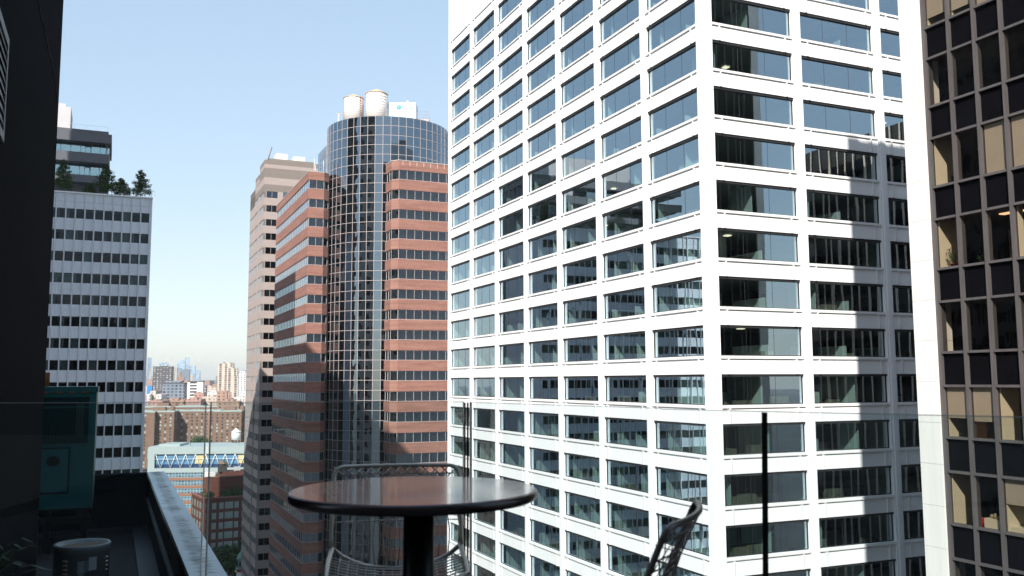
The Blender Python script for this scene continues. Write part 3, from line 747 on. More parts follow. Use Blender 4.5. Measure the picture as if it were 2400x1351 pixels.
tree(wloc(-7.3,1.5), 6.2, 1.6, 2600, 'tallest roof tree in front of the grey apartment block', 2, group=GT)
tree(wloc(-5.0,2.2), 3.8, 1.5, 1900, 'short bushy roof tree right of the tallest one', 5, group=GT)
tree(wloc(-1.9,1.5), 5.6, 1.7, 2400, 'lone roof tree at the right corner of the panelled building', 9, group=GT)
tree(wloc(-9.9,3.2), 2.4, 1.3, 1200, 'low shrub on the roof at the foot of the leftmost tree', 12, group=GT)
tree(wloc(-20,3), 5.5, 2.0, 1500, 'roof tree hidden left of the frame, seen mirrored in the white tower', 13, group=GT)
tree(wloc(-27,3), 5.0, 2.0, 1500, 'second roof tree left of the frame, seen mirrored in the white tower', 14, group=GT)
o = MB().box(-.6,0,0,.6,1.2,3.1).box(-.5,.1,3.1,.3,1,3.9).build('stair_bulkhead', LGREY, None, wloc(-4.0,9), YAW); tag(o, 'small pale roof bulkhead peeking out behind the bushy roof tree', 'bulkhead')

# ================================================================== UNSEEN TOWERS ADDED FOR SHADE AND REFLECTIONS
CONC = gridmat('office_concrete_grid', (.42,.39,.36), (.03,.035,.04), 3.0, 3.8, .6, .5)
G_BACK = gridmat('brown_office_grid', (.11,.09,.08), (.05,.045,.045), 3.0, 3.8, .6, .5)
def offtower(x, y, w_, d_, top, label, m=CONC):
    """far-left corner (x, y); runs w_ to the right and d_ back towards the camera"""
    o = thing('added_tower', (x,y,0), YAW, label, 'office building')
    MB().box(0,-d_,0,w_,0,top).build('wall', m, o); MB().box(w_*.3,-d_*.7,top,w_*.7,-d_*.3,top+5).build('roof_plant_room', GREY, o)
    return o
offtower(-96.5, 122.1, 10, 92, E0+80, 'unseen tall concrete tower added left of the frame to shade the blue-white slab')  # invented caster for the shadows on the slab and the brick tower
offtower(-138, 285, 17, 30, E0+24, 'unseen concrete mid-rise added behind the panelled slab to shade the distant street corner')  # put in out of sight to shade the far corner
o = bpy.data.objects['added_tower']; MB().box(.01,-35,E0+80,9.99,-.01,E0+97).build('upper_block', CONC, o)  # extra height added to shade the brick tower's left face
offtower(-43, -172, 68, 40, E0+122, 'broad unseen tower added behind the camera to darken the glass cylinder reflections', G_BACK)  # added as something dark for the cylinder's right facets to mirror
offtower(-150, 125, 20, 30, E0+90, 'unseen brown tower added far left of the frame to darken the left edge of the glass cylinder', G_BACK)  # added so that the left cylinder facets reflect a dark mass

# ================================================================== OWN BUILDING: TERRACE, LOWER ROOF, DARK WALL
RZ_ = E0-3.0
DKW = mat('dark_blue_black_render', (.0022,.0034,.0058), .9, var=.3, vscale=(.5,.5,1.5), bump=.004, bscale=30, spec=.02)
ROOFM = mat('black_roof_membrane', (.020,.021,.023), .8, var=.3)
COPE = mat('weathered_white_coping', (.60,.65,.66), .5, var=.1)
def coping_mat():
    m, t, b = newmat('stained_coping'); N = t.nodes; L = t.links; b.inputs['Roughness'].default_value = .5
    tc = N.new('ShaderNodeTexCoord'); mp = N.new('ShaderNodeMapping'); mp.inputs['Scale'].default_value = (4,16,1); L.new(tc.outputs['Object'], mp.inputs[0])
    nz = N.new('ShaderNodeTexNoise'); nz.inputs['Scale'].default_value = 1; nz.inputs['Detail'].default_value = 9; nz.inputs['Roughness'].default_value = .75; L.new(mp.outputs[0], nz.inputs[0])
    n2 = N.new('ShaderNodeTexNoise'); n2.inputs['Scale'].default_value = 1.1; n2.inputs['Detail'].default_value = 3; L.new(tc.outputs['Object'], n2.inputs[0])
    sp = N.new('ShaderNodeSeparateXYZ'); L.new(tc.outputs['Object'], sp.inputs[0])
    ab_ = N.new('ShaderNodeMath'); ab_.operation = 'ABSOLUTE'; L.new(sp.outputs[0], ab_.inputs[0])
    e = N.new('ShaderNodeMapRange'); e.inputs[1].default_value = .05; e.inputs[2].default_value = .16; e.inputs[3].default_value = .12; e.inputs[4].default_value = -.1; L.new(ab_.outputs[0], e.inputs[0])
    a1 = N.new('ShaderNodeMath'); L.new(nz.outputs[0], a1.inputs[0]); L.new(e.outputs[0], a1.inputs[1])
    a2 = N.new('ShaderNodeMath'); a2.operation = 'MULTIPLY_ADD'; L.new(n2.outputs[0], a2.inputs[0]); a2.inputs[1].default_value = .5; L.new(a1.outputs[0], a2.inputs[2])
    rp = N.new('ShaderNodeValToRGB'); rp.color_ramp.elements[0].position = .78; rp.color_ramp.elements[0].color = (.80,.86,.87,1)
    rp.color_ramp.elements[1].position = .97; rp.color_ramp.elements[1].color = (.16,.17,.16,1); L.new(a2.outputs[0], rp.inputs[0])
    L.new(rp.outputs[0], b.inputs['Base Color']); return m
COPS = coping_mat()
# local frame of the lower roof: origin at the far right corner of the parapet
PO = (-7.34, 19.3, 0)
own = thing('host_building', PO, YAW, 'dark building carrying the terrace and the lower roof, bottom left', 'building')
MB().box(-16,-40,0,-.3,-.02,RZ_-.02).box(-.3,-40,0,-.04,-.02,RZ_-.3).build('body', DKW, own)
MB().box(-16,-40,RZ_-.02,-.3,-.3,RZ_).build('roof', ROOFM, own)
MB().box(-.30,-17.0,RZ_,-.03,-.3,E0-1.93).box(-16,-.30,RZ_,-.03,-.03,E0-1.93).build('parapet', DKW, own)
y = 0; i = 0
for L_ in (1.4,3.2,3.3,3.2,3.2,3.2):
    y1 = y-L_+.012; cpb = MB(); cpb.box(-.17,y1,-.035,.17,y,.035); cpb.build('coping', COPS, own, (-.17,0,E0-1.895)); y -= L_
MB().box(-16,-.34,E0-1.93,-.35,.0,E0-1.86).build('coping', DKW, own)
MB().box(-.60,-17,RZ_,-.31,-.31,RZ_+.09).box(-16,-.60,RZ_,-.601,-.31,RZ_+.09).build('roof_upstand', mat('roof_flashing',(.05,.055,.06),.5,.3), own)
MB().box(-.36,-16.9,RZ_+.6,-.31,-.4,RZ_+.66).build('roof_pipe', mat('blue_grey_pipe',(.06,.08,.09),.4,.5), own)
# dark bulkhead wall: right face from (-6.7,13) back towards the camera
WL = (-6.70, 13.0, 0)
dw = thing('bulkhead_wall', WL, YAW, 'near black rendered wall filling the left frame edge', 'wall')
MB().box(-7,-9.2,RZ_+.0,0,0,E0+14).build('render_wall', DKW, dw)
CRK = mat('render_crack', (.016,.02,.026), .8)
ck = MB()
for (y0,z0,y1,z1) in ((-5.5,4.0,-1.6,4.15),(-1.6,4.15,-.1,4.05)):
    n = 14; pts = [(.004, y0+(y1-y0)*i/n, E0+z0+(z1-z0)*i/n+random.uniform(-.02,.02)) for i in range(n+1)]; ck.tube(pts, .006, 4)
stuff(ck.build('crack', CRK, dw))
vg = MB(); ALU = mat('dull_aluminium', (.13,.14,.15), .5, .3)
ya, yb, za, zb2 = -6.60, -8.6, E0+1.96, E0+2.66
vg.box(.0,ya-.06,za,.02,ya,zb2); vg.box(.0,yb,za,.02,yb+.06,zb2); vg.box(0,yb,za-.07,.02,ya,za); vg.box(0,yb,zb2,.02,ya,zb2+.07)
vo = vg.build('vent_frame', ALU, dw)
vs = MB()
for i in range(8):
    z = za+.05+i*.083; vs.poly([(.005,ya-.06,z+.06),(.018,ya-.06,z),(.018,yb+.06,z),(.005,yb+.06,z+.06)]); vs.poly([(.018,ya-.06,z),(.018,ya-.06,z+.012),(.018,yb+.06,z+.012),(.018,yb+.06,z)])
vs.build('louvre', ALU, vo)
MB().box(.001,yb,za,.003,ya,zb2).build('backing', BLACK, vo)
# terrace
A0, A1, B1 = (-.18,3.85), (.475,2.92), (1.22,2.22)
TZ = E0-1.075
DECK = mat('terrace_paver', (.22,.21,.20), .8, var=.15, vscale=(3,3,3), bump=.003)
ter = thing('terrace', (0,0,0), 0, 'paved roof terrace under the table and wire chairs', 'terrace')
outl = [(-4.2,3.95),(-5.2,-4),(6,-4),(3.9,-.3),(1.30,2.27),(.53,3.0),(-.15,3.95)][::-1]
outl = outl if sum((outl[i][0]*outl[(i+1)%7][1]-outl[(i+1)%7][0]*outl[i][1]) for i in range(7)) > 0 else outl[::-1]
MB().prism(outl, 0, TZ-.04).build('slab', DKW, ter)
pv = MB()
for i in range(-9, 12):
    for j in range(-7, 7):
        x, y = i*.6, j*.6
        def inside(px, py):
            return all((outl[(q+1)%7][0]-outl[q][0])*(py-outl[q][1])-(outl[(q+1)%7][1]-outl[q][1])*(px-outl[q][0]) > .02 for q in range(7))
        if all(inside(*c) for c in ((x,y),(x+.59,y),(x,y+.59),(x+.59,y+.59))): pv.box(x,y,TZ-.038,x+.59,y+.59,TZ)
stuff(pv.build('paving', DECK, ter))
# glass railing
RGL = glass('railing_glass', (.80,.87,.88), (.9,.97,1), .045, .0)
def dusty(m, amt):
    t = m.node_tree; N = t.nodes; L = t.links; out = N['Material Output']; src = out.inputs[0].links[0].from_socket
    df = N.new('ShaderNodeBsdfDiffuse'); df.inputs[0].default_value = (.6,.62,.6,1); tc = N.new('ShaderNodeTexCoord')
    mp = N.new('ShaderNodeMapping'); mp.inputs['Scale'].default_value = (6,6,1.2); L.new(tc.outputs['Object'], mp.inputs[0])
    a = N.new('ShaderNodeTexNoise'); a.inputs['Scale'].default_value = 1; a.inputs['Detail'].default_value = 10; a.inputs['Roughness'].default_value = .75; L.new(mp.outputs[0], a.inputs[0])
    b = N.new('ShaderNodeTexNoise'); b.inputs['Scale'].default_value = 160; b.inputs['Detail'].default_value = 2; L.new(tc.outputs['Object'], b.inputs[0])
    r1 = N.new('ShaderNodeMapRange'); r1.inputs[1].default_value = .4; r1.inputs[2].default_value = .8; r1.inputs[3].default_value = amt*.25; r1.inputs[4].default_value = amt; L.new(a.outputs[0], r1.inputs[0])
    r2 = N.new('ShaderNodeMapRange'); r2.inputs[1].default_value = .68; r2.inputs[2].default_value = .76; r2.inputs[3].default_value = 0; r2.inputs[4].default_value = .18; L.new(b.outputs[0], r2.inputs[0])
    ad = N.new('ShaderNodeMath'); L.new(r1.outputs[0], ad.inputs[0]); L.new(r2.outputs[0], ad.inputs[1])
    mx = N.new('ShaderNodeMixShader'); L.new(ad.outputs[0], mx.inputs[0]); L.new(src, mx.inputs[1]); L.new(df.outputs[0], mx.inputs[2]); L.new(mx.outputs[0], out.inputs[0])
dusty(RGL, .05)
EDGE = mat('glass_edge', (.42,.52,.50), .15, 0, spec=.8); STEEL = mat('black_steel', (.012,.012,.013), .35, .3)
RGRP = 'panels of the terrace glass railing'
def panel(a, b, drop0, label, ends=(1,1)):
    a, b = Vector((*a,0)), Vector((*b,0)); L_ = (b-a).length; ang = math.atan2(b.y-a.y, b.x-a.x)
    o = thing('glass_rail_panel', (a.x,a.y,TZ), ang, label, 'glass railing', RGRP); h = E0-drop0-TZ
    q = MB(); q.poly([(0,0,.0),(L_,0,.0),(L_,0,h),(0,0,h)]); q.build('glass_sheet', RGL, o)
    q = MB().box(0,-.004,h,L_,.004,h+.0022)
    if ends[0]: q.box(-.003,-.005,0,0,.005,h+.002)
    if ends[1]: q.box(L_,-.005,0,L_+.003,.005,h+.002)
    q.build('polished_edge', EDGE, o)
    MB().box(0,-.03,-.03,L_,.03,.06).build('base_channel', STEEL, o); return o
panel((-2.9,4.03),(-1.350,4.0),.088,'terrace glass panel at the far left in front of the green generator')
panel((-1.325,4.0),(-.21,3.86),.088,'middle terrace glass panel between the light vertical edge and the double post')
panel((-.175,3.84),(.4765,2.920),.090,'terrace glass panel between the double post and the faint joint at right', (1,0))
panel((.478,2.918),(1.9,1.56),.093,'rightmost terrace glass panel crossing the black single post', (0,1))
o = thing('rail_post', (-.195,3.855,TZ), R(3), 'slim double black post of the glass railing behind the table', 'post')
MB().box(-.0105,-.008,0,-.0035,.008,.985).build('flat_bar', STEEL, o); MB().box(.0015,-.008,0,.0095,.008,.985).build('flat_bar', STEEL, o)
o = thing('rail_post', (.714,2.672,TZ), R(-15), 'thick single black post of the glass railing at right', 'post')
MB().box(-.0082,-.0135,0,.0082,-.004,.981).build('flat_bar', STEEL, o); MB().box(-.0072,.004,.0,.0072,.011,.975).build('clamp_bar', STEEL, o); o.rotation_euler = (0, .025, R(-15))
# building behind the camera
CONC2 = gridmat('own_tower_facade', (.50,.50,.46), (.02,.025,.03), 1.6, 3.8, .93, .52)
bh = thing('own_tower', (-22,-5,0), R(4), 'tall banded tower rising behind the terrace, outside the frame', 'office building')
MB().box(0,-22,0,36,0,E0+21).build('wall', CONC2, bh); MB().box(10,-15,E0+21,22,-6,E0+24).build('roof_plant_room', GREY, bh)

# ---- generator
TEAL = mat('teal_green_paint', (.009,.092,.095), .45, var=.12, spec=.5); RUST = mat('rust', (.20,.08,.03), .9, var=.4)
gn = thing('generator', (-7.53-1.04*.9144,16.5-1.04*.4048,RZ_), YAW, 'teal green metal generator housing with grille and door on the lower roof', 'generator')
zb3, zt3 = .78, 2.93
q = MB(); q.box(-1.6,0,zb3,1.02,2.2,zt3-.10); q.box(-1.62,-.02,zt3-.10,1.04,2.22,zt3); q.build('housing', TEAL, gn)
q = MB()
for a, b in ((-1.2,.32),(.38,.94)):
    q.box(a,-.012,zt3-.55,b,-.004,zt3-.22)
q.box(-1.2,-.012,zt3-.60,.94,-.006,zt3-1.0) if False else None
go = q.build('grille_opening', BLACK, gn)
q = MB()
def mesh_grille(x0,x1,z0,z1,s):
    n = int((x1-x0)/s)
    for i in range(n+1): q.box(x0+i*s-.006,-.024,z0,x0+i*s+.006,-.014,z1)
    n = int((z1-z0)/s)
    for i in range(n+1): q.box(x0,-.026,z0+i*s-.006,x1,-.0245,z0+i*s+.006)
q2 = MB().box(-1.2,-.012,zt3-1.0,.90,-.004,zt3-.38); q2.box(-1.2,-.013,zt3-.34,.08,-.004,zt3-.18); q2.box(.16,-.013,zt3-.34,.90,-.004,zt3-.18)
bpy.data.objects.remove(go); q = MB(); go = q2.build('grille_opening', BLACK, gn)
mesh_grille(-1.2,.90,zt3-1.0,zt3-.38,.05); mesh_grille(.16,.90,zt3-.34,zt3-.18,.05); mesh_grille(-1.2,.08,zt3-.34,zt3-.18,.05)
q.build('mesh', mat('dark_teal_mesh',(.006,.05,.05),.6), go)
q = MB().box(-1.0,-.022,zb3+.30,.60,-.002,zt3-1.10); dr = q.build('door', TEAL, gn)
q = MB().box(-1.03,-.010,zb3+.27,.63,-.0015,zb3+.30).box(.60,-.010,zb3+.27,.63,-.0015,zt3-1.07).box(-1.03,-.010,zt3-1.10,.63,-.0015,zt3-1.07).build('door_gap', BLACK, dr)
q = MB(); q.v += [(.36+.11*math.cos(a*.3927), -.026, 1.62+.09*math.sin(a*.3927)) for a in range(16)]; q.f.append(tuple(range(16))); q.m.append(0); q.sm.append(False)
q.box(.30,-.04,1.60,.42,-.027,1.64); q.build('latch', BLACK, dr)
q = MB().box(-1.6,-.003,zt3-.05,-.2,-.0225,zt3-.09); 
for i in range(9): q.box(-.9+i*.21,-.024,zt3-.11,-.8+i*.21,-.0205,zt3-.085)
q.build('rust_streak', RUST, gn)
q = MB()
q.v += [(-.35+.07*math.cos(a*.3927), -.004, zb3+.12+.07*math.sin(a*.3927)) for a in range(16)]; q.f.append(tuple(range(16))); q.m.append(0); q.sm.append(False); q.build('drain_plug', RUST, gn)
q = MB(); q.box(-1.6,.05,.50,1.0,.25,.62); q.box(-1.6,1.9,.50,1.0,2.1,.62)
for x in (-1.3,-.5,.3,.9): q.box(x-.05,.08,0,x+.05,.22,.5); q.box(x-.06,.08,.62,x+.06,.22,zb3)
q.box(.78,.0,.60,.86,.08,.78); q.build('support_frame', STEEL, gn)
q = MB().tube([(-.25,.15,0),(-.25,.15,.62)], .06, 8).tube([(.1,.15,0),(.1,.15,.62)], .07, 8); q.build('pipe', mat('grey_conduit',(.08,.085,.09),.5,.4), gn)
MB().tube([(0,0,0),(0,0,.27)], .05, 10).build('exhaust_stack', RUST, gn, (.12,1.4,2.93))
# ---- roof fan
GALV = mat('galvanised_steel', (.24,.26,.26), .5, .25, var=.15, vscale=(2,2,2))
fn_ = thing('roof_exhaust_fan', (-5.83,12.5,RZ_), R(25), 'round galvanised roof exhaust fan with slotted side on the lower roof', 'exhaust fan')
MB().lathe([(.345,.0),(.345,.74),(.352,.745),(.352,.80),(.36,.83),(.345,.85),(.30,.845),(.27,.80),(.10,.785),(.0,.79)], n=48).build('drum', GALV, fn_)
MB().lathe([(.40,.16),(.47,.18),(.47,.22),(.35,.26)], n=48).build('skirt', GALV, fn_)
MB().lathe([(.27,.802),(.20,.81),(.05,.80)], n=32).build('fan_hub', mat('rusty_brown_dust',(.22,.16,.11),.9,var=.3), fn_)
q = MB()
for g0 in (-2.25, -.62, .9):
    for i in range(4):
        q2 = []
        z = .50+i*.055
        for a in (0,.06,.12,.17): q2.append((.352*math.cos(g0+a), .352*math.sin(g0+a), z))
        q.tube(q2, .012, 5)
q.build('vent_slot', mat('bright_slot_metal',(.55,.52,.45),.4,.4), fn_)
q = MB()
def label_patch(a0, a1, z0, z1, m):
    n = 5
    for i in range(n):
        b0 = a0+(a1-a0)*i/n; b1 = a0+(a1-a0)*(i+1)/n; rr = .3465
        q.poly([(rr*math.cos(b0),rr*math.sin(b0),z0),(rr*math.cos(b1),rr*math.sin(b1),z0),(rr*math.cos(b1),rr*math.sin(b1),z1),(rr*math.cos(b0),rr*math.sin(b0),z1)], m)
label_patch(-1.72,-1.46,.50,.66,0); label_patch(-1.44,-1.34,.52,.66,1); label_patch(-1.32,-1.02,.53,.70,2); label_patch(-1.68,-1.5,.44,.49,0)
for i in range(6): 
    rr = .3472; z = .52+i*.022; q.poly([(rr*math.cos(-1.70),rr*math.sin(-1.70),z),(rr*math.cos(-1.48),rr*math.sin(-1.48),z),(rr*math.cos(-1.48),rr*math.sin(-1.48),z+.007),(rr*math.cos(-1.70),rr*math.sin(-1.70),z+.007)], 3)
q.build('sticker', [mat('faded_sticker',(.30,.36,.36),.6), mat('grey_sticker',(.2,.22,.24),.6), mat('pale_sticker',(.5,.53,.55),.6), BLACK], fn_)
q = MB().box(-.5,-.5,0,.5,.5,.14); q.build('curb', STEEL, fn_)

# ---- table
TOPM, tt, tb = newmat('oxblood_laminate')
tb.inputs['Roughness'].default_value = .16; tb.inputs['Specular IOR Level'].default_value = .8; tb.inputs['Coat Weight'].default_value = .6; tb.inputs['Coat Roughness'].default_value = .06
N_ = tt.nodes; tc_ = N_.new('ShaderNodeTexCoord'); nz2 = N_.new('ShaderNodeTexNoise'); nz2.inputs['Scale'].default_value = 9; nz2.inputs['Detail'].default_value = 8
tt.links.new(tc_.outputs['Object'], nz2.inputs[0]); mr2 = N_.new('ShaderNodeMapRange'); mr2.inputs[1].default_value = .3; mr2.inputs[2].default_value = .8; mr2.inputs[3].default_value = .10; mr2.inputs[4].default_value = .24
tt.links.new(nz2.outputs[0], mr2.inputs[0]); tt.links.new(mr2.outputs[0], tb.inputs['Roughness'])
cr2 = N_.new('ShaderNodeValToRGB'); cr2.color_ramp.elements[0].color = (.15,.040,.028,1); cr2.color_ramp.elements[1].color = (.21,.065,.045,1)
tt.links.new(nz2.outputs[0], cr2.inputs[0]); tt.links.new(cr2.outputs[0], tb.inputs['Base Color'])
EDG = mat('dark_edge_band', (.020,.008,.010), .25, spec=.6)
tab = thing('cafe_table', (-.298,2.776,TZ), 0, 'round oxblood brown cafe table on a black pedestal', 'table')
ztop = .752
MB().lathe([(.345,ztop-.030),(.364,ztop-.030),(.371,ztop-.024),(.3735,ztop-.014),(.371,ztop-.005),(.366,ztop-.0015)], n=96).build('edge_band', EDG, tab)
MB().lathe([(.3655,ztop-.010),(.3655,ztop-.0012),(.3640,ztop)], n=96, sm=False).build('tabletop', TOPM, tab)
MB().lathe([(.055,ztop-.075),(.15,ztop-.045),(.20,ztop-.034),(.20,ztop-.0305)], .012, 0, 32).build('spider_plate', STEEL, tab)
MB().lathe([(.0465,.03),(.0465,ztop-.05)], .014, 0, 32).build('pedestal', STEEL, tab)
MB().lathe([(.25,0),(.25,.012),(.22,.022),(.06,.035)], .014, 0, 48).build('base', STEEL, tab)

# ---- wire chairs
WIRE = mat('satin_wire_steel', (.50,.46,.41), .35, .8, var=.1)
def wire_chair(loc, rz, label, lean=.32, w2=.231, mt=None, nwire=13, wr=.0026):
    mt = mt or WIRE
    o = thing('wire_chair', loc, rz, label, 'chair', 'wire mesh chairs on the terrace')
    H1, H0 = .76, .475
    def back(u, v):       # u -1..1 across, v 0 seat .. 1 top
        z = H0+(H1-H0)*v; y = -lean*(H1-z)**1.0*.55 - .035*(1-u*u)*(-1)*(.4+.6*v)
        return Vector((u*(w2+.006*(1-v)), y, z))
    top = []
    for i in range(9):      # left post up, corner, top bar
        top.append(back(-1, i/9*.90))
    R_ = .035
    for i in range(7):
        a = i/6*math.pi/2; zz_ = H1-R_+R_*math.sin(a); top.append(Vector((-w2+R_*(1-math.cos(a)), -lean*(H1-zz_)*.55 + .035*(1-(1-R_/w2)**2)*(i/6)**2, zz_)))
    n0 = len(top)
    for i in range(1, 12):
        u = -1+R_/w2+ (2-2*R_/w2)*i/12; p_ = back(u,1); top.append(p_)
    right = [Vector((-p.x, p.y, p.z)) for p in top[:n0]][::-1]
    fr_ = top+right
    legs_l = [Vector((-w2-.006,back(-1,0).y,H0)), Vector((-w2-.012,-.09,H0-.03)), Vector((-w2-.035,-.02,.28)), Vector((-w2-.055,.05,0))]
    MB().tube(fr_, .0078, 10).build('back_frame', mt, o)
    for s_ in (-1, 1):
        MB().tube([(s_*abs(p.x), p.y, p.z) for p in legs_l], .0078, 8).build('leg', mt, o)
        MB().tube([(s_*(w2+.005),-.42,.44),(s_*(w2+.012),-.44,.40),(s_*(w2+.04),-.47,0)], .0078, 8).build('leg', mt, o)
    # seat: rim dips at the rear centre
    yb_ = back(-1,0).y
    rim = []
    for i in range(13):
        u = -1+2*i/12; rim.append(Vector((u*w2, yb_-.02*(1-u*u), H0-.075*(1-u*u)**.8)))
    rim += [Vector((w2+.004,-.25,.455)),Vector((w2,-.40,.445)),Vector((w2-.05,-.455,.44)),Vector((0,-.47,.435)),Vector((-w2+.05,-.455,.44)),Vector((-w2,-.40,.445)),Vector((-w2-.004,-.25,.455))]
    MB().tube(rim, .0085, 8, closed=True).build('seat_rim', mt, o)
    wm = MB()
    for i in range(6):      # horizontal wires low on the back
        v = .74-.085*i*1.0; wm.tube([back(u/6-1, v)+Vector((0,.004,0)) for u in range(13)], .0023, 5)
    wm.tube([back(u/6-1, .90)+Vector((0,.004,0)) for u in range(13)], .0023, 5)
    nn = nwire
    for i in range(nn+1):
        for d in (-1, 1):
            u0 = -1+2*i/nn; pts = []
            for j in range(9):
                v = 1-j/8*1.0; u = u0+d*(.55*(1-v)+.25*math.sin((1-v)*3.1))
                if abs(u) > 1: break
                zdrop = -.07*(1-u*u)**.8*max(0,(1-v)*1.6-.6)
                pts.append(back(u, v)+Vector((0,.0045*d,zdrop)))
            if len(pts) > 1: wm.tube(pts, wr, 5)
    wm.build('back_wires', mt, o)
    ws = MB()
    for i in range(1, 15):
        t = i/15; u = -1+2*t
        ws.tube([Vector((u*w2, yb_-.02*(1-u*u), H0-.075*(1-u*u)**.8)), Vector((u*w2*1.0,-.25,.43-.03*(1-u*u))), Vector((u*w2*.9,-.46,.437))], wr, 5)
    for i in range(1, 9):
        y = yb_-(.46+yb_)*i/9 if False else yb_+(-.46-yb_)*i/9
        ws.tube([Vector((u/4*w2-w2, y, .452-.04*(1-(u/4-1)**2))) for u in range(9)], wr, 5)
    ws.build('seat_wires', mt, o)
    return o
wire_chair((-.432,3.42,TZ), R(8), 'steel wire chair behind the round table, back to the glass')
WIRE2 = mat('dark_wire_steel', (.13,.115,.11), .35, .8, var=.1)
wire_chair((.405,2.20,TZ), R(-109), 'dark steel wire chair right of the table seen from its side', lean=.75, w2=.225, mt=WIRE2, nwire=9, wr=.0015)
# ---- planter with blades, bottom left
BLADE = mat('strap_leaf', (.015,.045,.01), .5, var=.3)
pl = thing('potted_plant', (-1.72,2.9,TZ), 0, 'spiky green plant in a dark pot at the bottom left corner', 'potted plant')
MB().lathe([(.15,0),(.19,.30),(.20,.30),(.20,.33)], n=24).build('pot', STEEL, pl)
q = MB(); rn = random.Random(5)
for i in range(46):
    a = rn.uniform(0,6.28); L_ = rn.uniform(.16,.30); hh = rn.uniform(.06,.30); pts = []
    for j in range(7):
        t = j/6; pts.append(Vector((math.cos(a)*L_*t*(.45 if hh > .3 else .9), math.sin(a)*L_*t*.7, .3+hh*math.sin(t*1.9)*1.0)))
    sd_ = Vector((-math.sin(a), math.cos(a), 0))
    for j in range(6):
        w0 = .011*(1-(j/6)**2)+.001; w1 = .011*(1-((j+1)/6)**2)+.001
        q.poly([pts[j]-sd_*w0, pts[j]+sd_*w0, pts[j+1]+sd_*w1, pts[j+1]-sd_*w1])
q.build('foliage', BLADE, pl)

# ================================================================== FAR STREET CORNER
RBR = brickmat('dark_red_brick', (.13,.048,.035), (.11,.040,.030), (.11,.06,.045), .5, .2, .2)
B6 = (-118.34, 352, 0)
b6 = thing('brick_corner_building', B6, YB6, 'six storey red brick corner building with a planted roof terrace', 'building')
HB = E0-44.6
wl = MB(); wl.box(0,0,0,30,22,HB); wl.box(4,6,HB,26,20,HB+7.4); wl.box(9,10,HB+7.4,26,18,HB+9); 
wl.build('wall', RBR, b6)
MB().box(-.25,-.25,HB,30.2,.3,HB+.5).box(-.25,.3,HB,.3,22,HB+.5).box(3.8,5.8,HB+7.4,26.2,6.3,HB+7.8).build('cornice', mat('brick_coping',(.25,.12,.09),.8), b6)
GB6 = mat('pale_teal_sash', (.26,.33,.31), .2, var=.4, vscale=(.3,.3,.3)); FR6 = mat('sash_frame', (.28,.30,.27), .6)
def sash(w_, h_, pale):
    q = MB(); q.box(-w_/2,-.06,0,w_/2,-.02,h_,0)
    for t in (-.5,0,.5): q.box(t*w_-.06,-.10,0,t*w_+.06,-.06,h_,1)
    for t in (0,.75,1): q.box(-w_/2,-.105,t*h_-.05,w_/2,-.06,t*h_+.05,1)
    return q
sA, sB = sash(1.5,2.3,1).mesh('window', [GB6,FR6]), sash(3.0,2.4,1).mesh('window', [GB6,FR6]); sC = sash(1.0,2.3,1).mesh('window', [mat('dark_sash',(.04,.045,.05),.2), FR6])
for k in range(5):
    z = HB-1.7-2.3-3.75*k
    for x, me_ in ((1.2,sC),(3.9,sA),(6.6,sA),(9.5,sB),(12.4,sA),(15.2,sA),(19,sB),(23,sA),(27,sA)): put('window', me_, b6, (x,0,z))
    for y in (2,5,6.4,9.5,11,14.5,16,19.5): put('window', sC, b6, (0,y,z), -math.pi/2)
pbm = MB()
for y in (3,7.5,12,16.5): pbm.box(-.12,y-.9,.3,-.02,y+.9,3.6)
pbm.build('shop_front', mat('tan_stone',(.45,.33,.24),.8), b6)
def b6l(x,y,z=0): return lp(B6, YB6, x, y, z)
o = thing('water_tank', b6l(9.5,12,HB+9), YB6, 'dark square roof tank house with a pyramid cap on the brick corner building', 'water tank')
MB().box(-1.5,-1.5,.0,1.5,1.5,3.1).build('housing', mat('weathered_dark_wood',(.06,.055,.05),.9), o)
q = MB(); q.lathe([(2.4,3.1),(.05,4.8)], n=4, sm=False); q.build('pyramid_cap', mat('cap_wood',(.16,.12,.09),.9), o)
for i, (x, w_, h_, lab) in enumerate(((3.6,4.2,1.6,'white boxy air unit on the brick corner building roof'),(15,2.2,1.4,'grey air unit right of the tank house'),(20,3,2.0,'larger grey air unit at the right of the brick roof'))):
    o = thing('air_unit', b6l(x,11 if i else 8.5,HB+(9 if i else 7.4)), YB6, lab, 'air unit'); MB().box(-w_/2,-1,.3,w_/2,1,.3+h_).build('housing', LGREY if i else TANK, o)
    q = MB()
    for t in (-.4,.4): q.box(t*w_-.1,-.9,0,t*w_+.1,.9,.3)
    q.build('skid', MULB, o)
for i, (x, y, h, lab) in enumerate(((2.2,1.5,3.0,'yellow green shrub at the left corner of the brick roof terrace'),(9,2.5,3.2,'green shrub left of the pergola on the brick roof terrace'),(12.5,3,4.6,'large leafy shrub at the middle of the brick roof terrace'),(16,3,4.2,'leafy shrub right of the middle one on the brick roof terrace'),(20.5,2.5,3,'small shrub at the right of the brick roof terrace'))):
    tree(b6l(x,y,HB), h, 1.9, 700, lab, 30+i, leaf=.4, group='shrubs on the brick roof terrace', low=.05)
MAPLE = mat('red_leaves', (.22,.03,.02), .7, var=.4)
tree(b6l(.9,2.6,HB), 4.2, 1.2, 260, 'red leaved shrub at the corner of the brick roof terrace', 41, leaf=.35, lm=MAPLE, group='shrubs on the brick roof terrace')
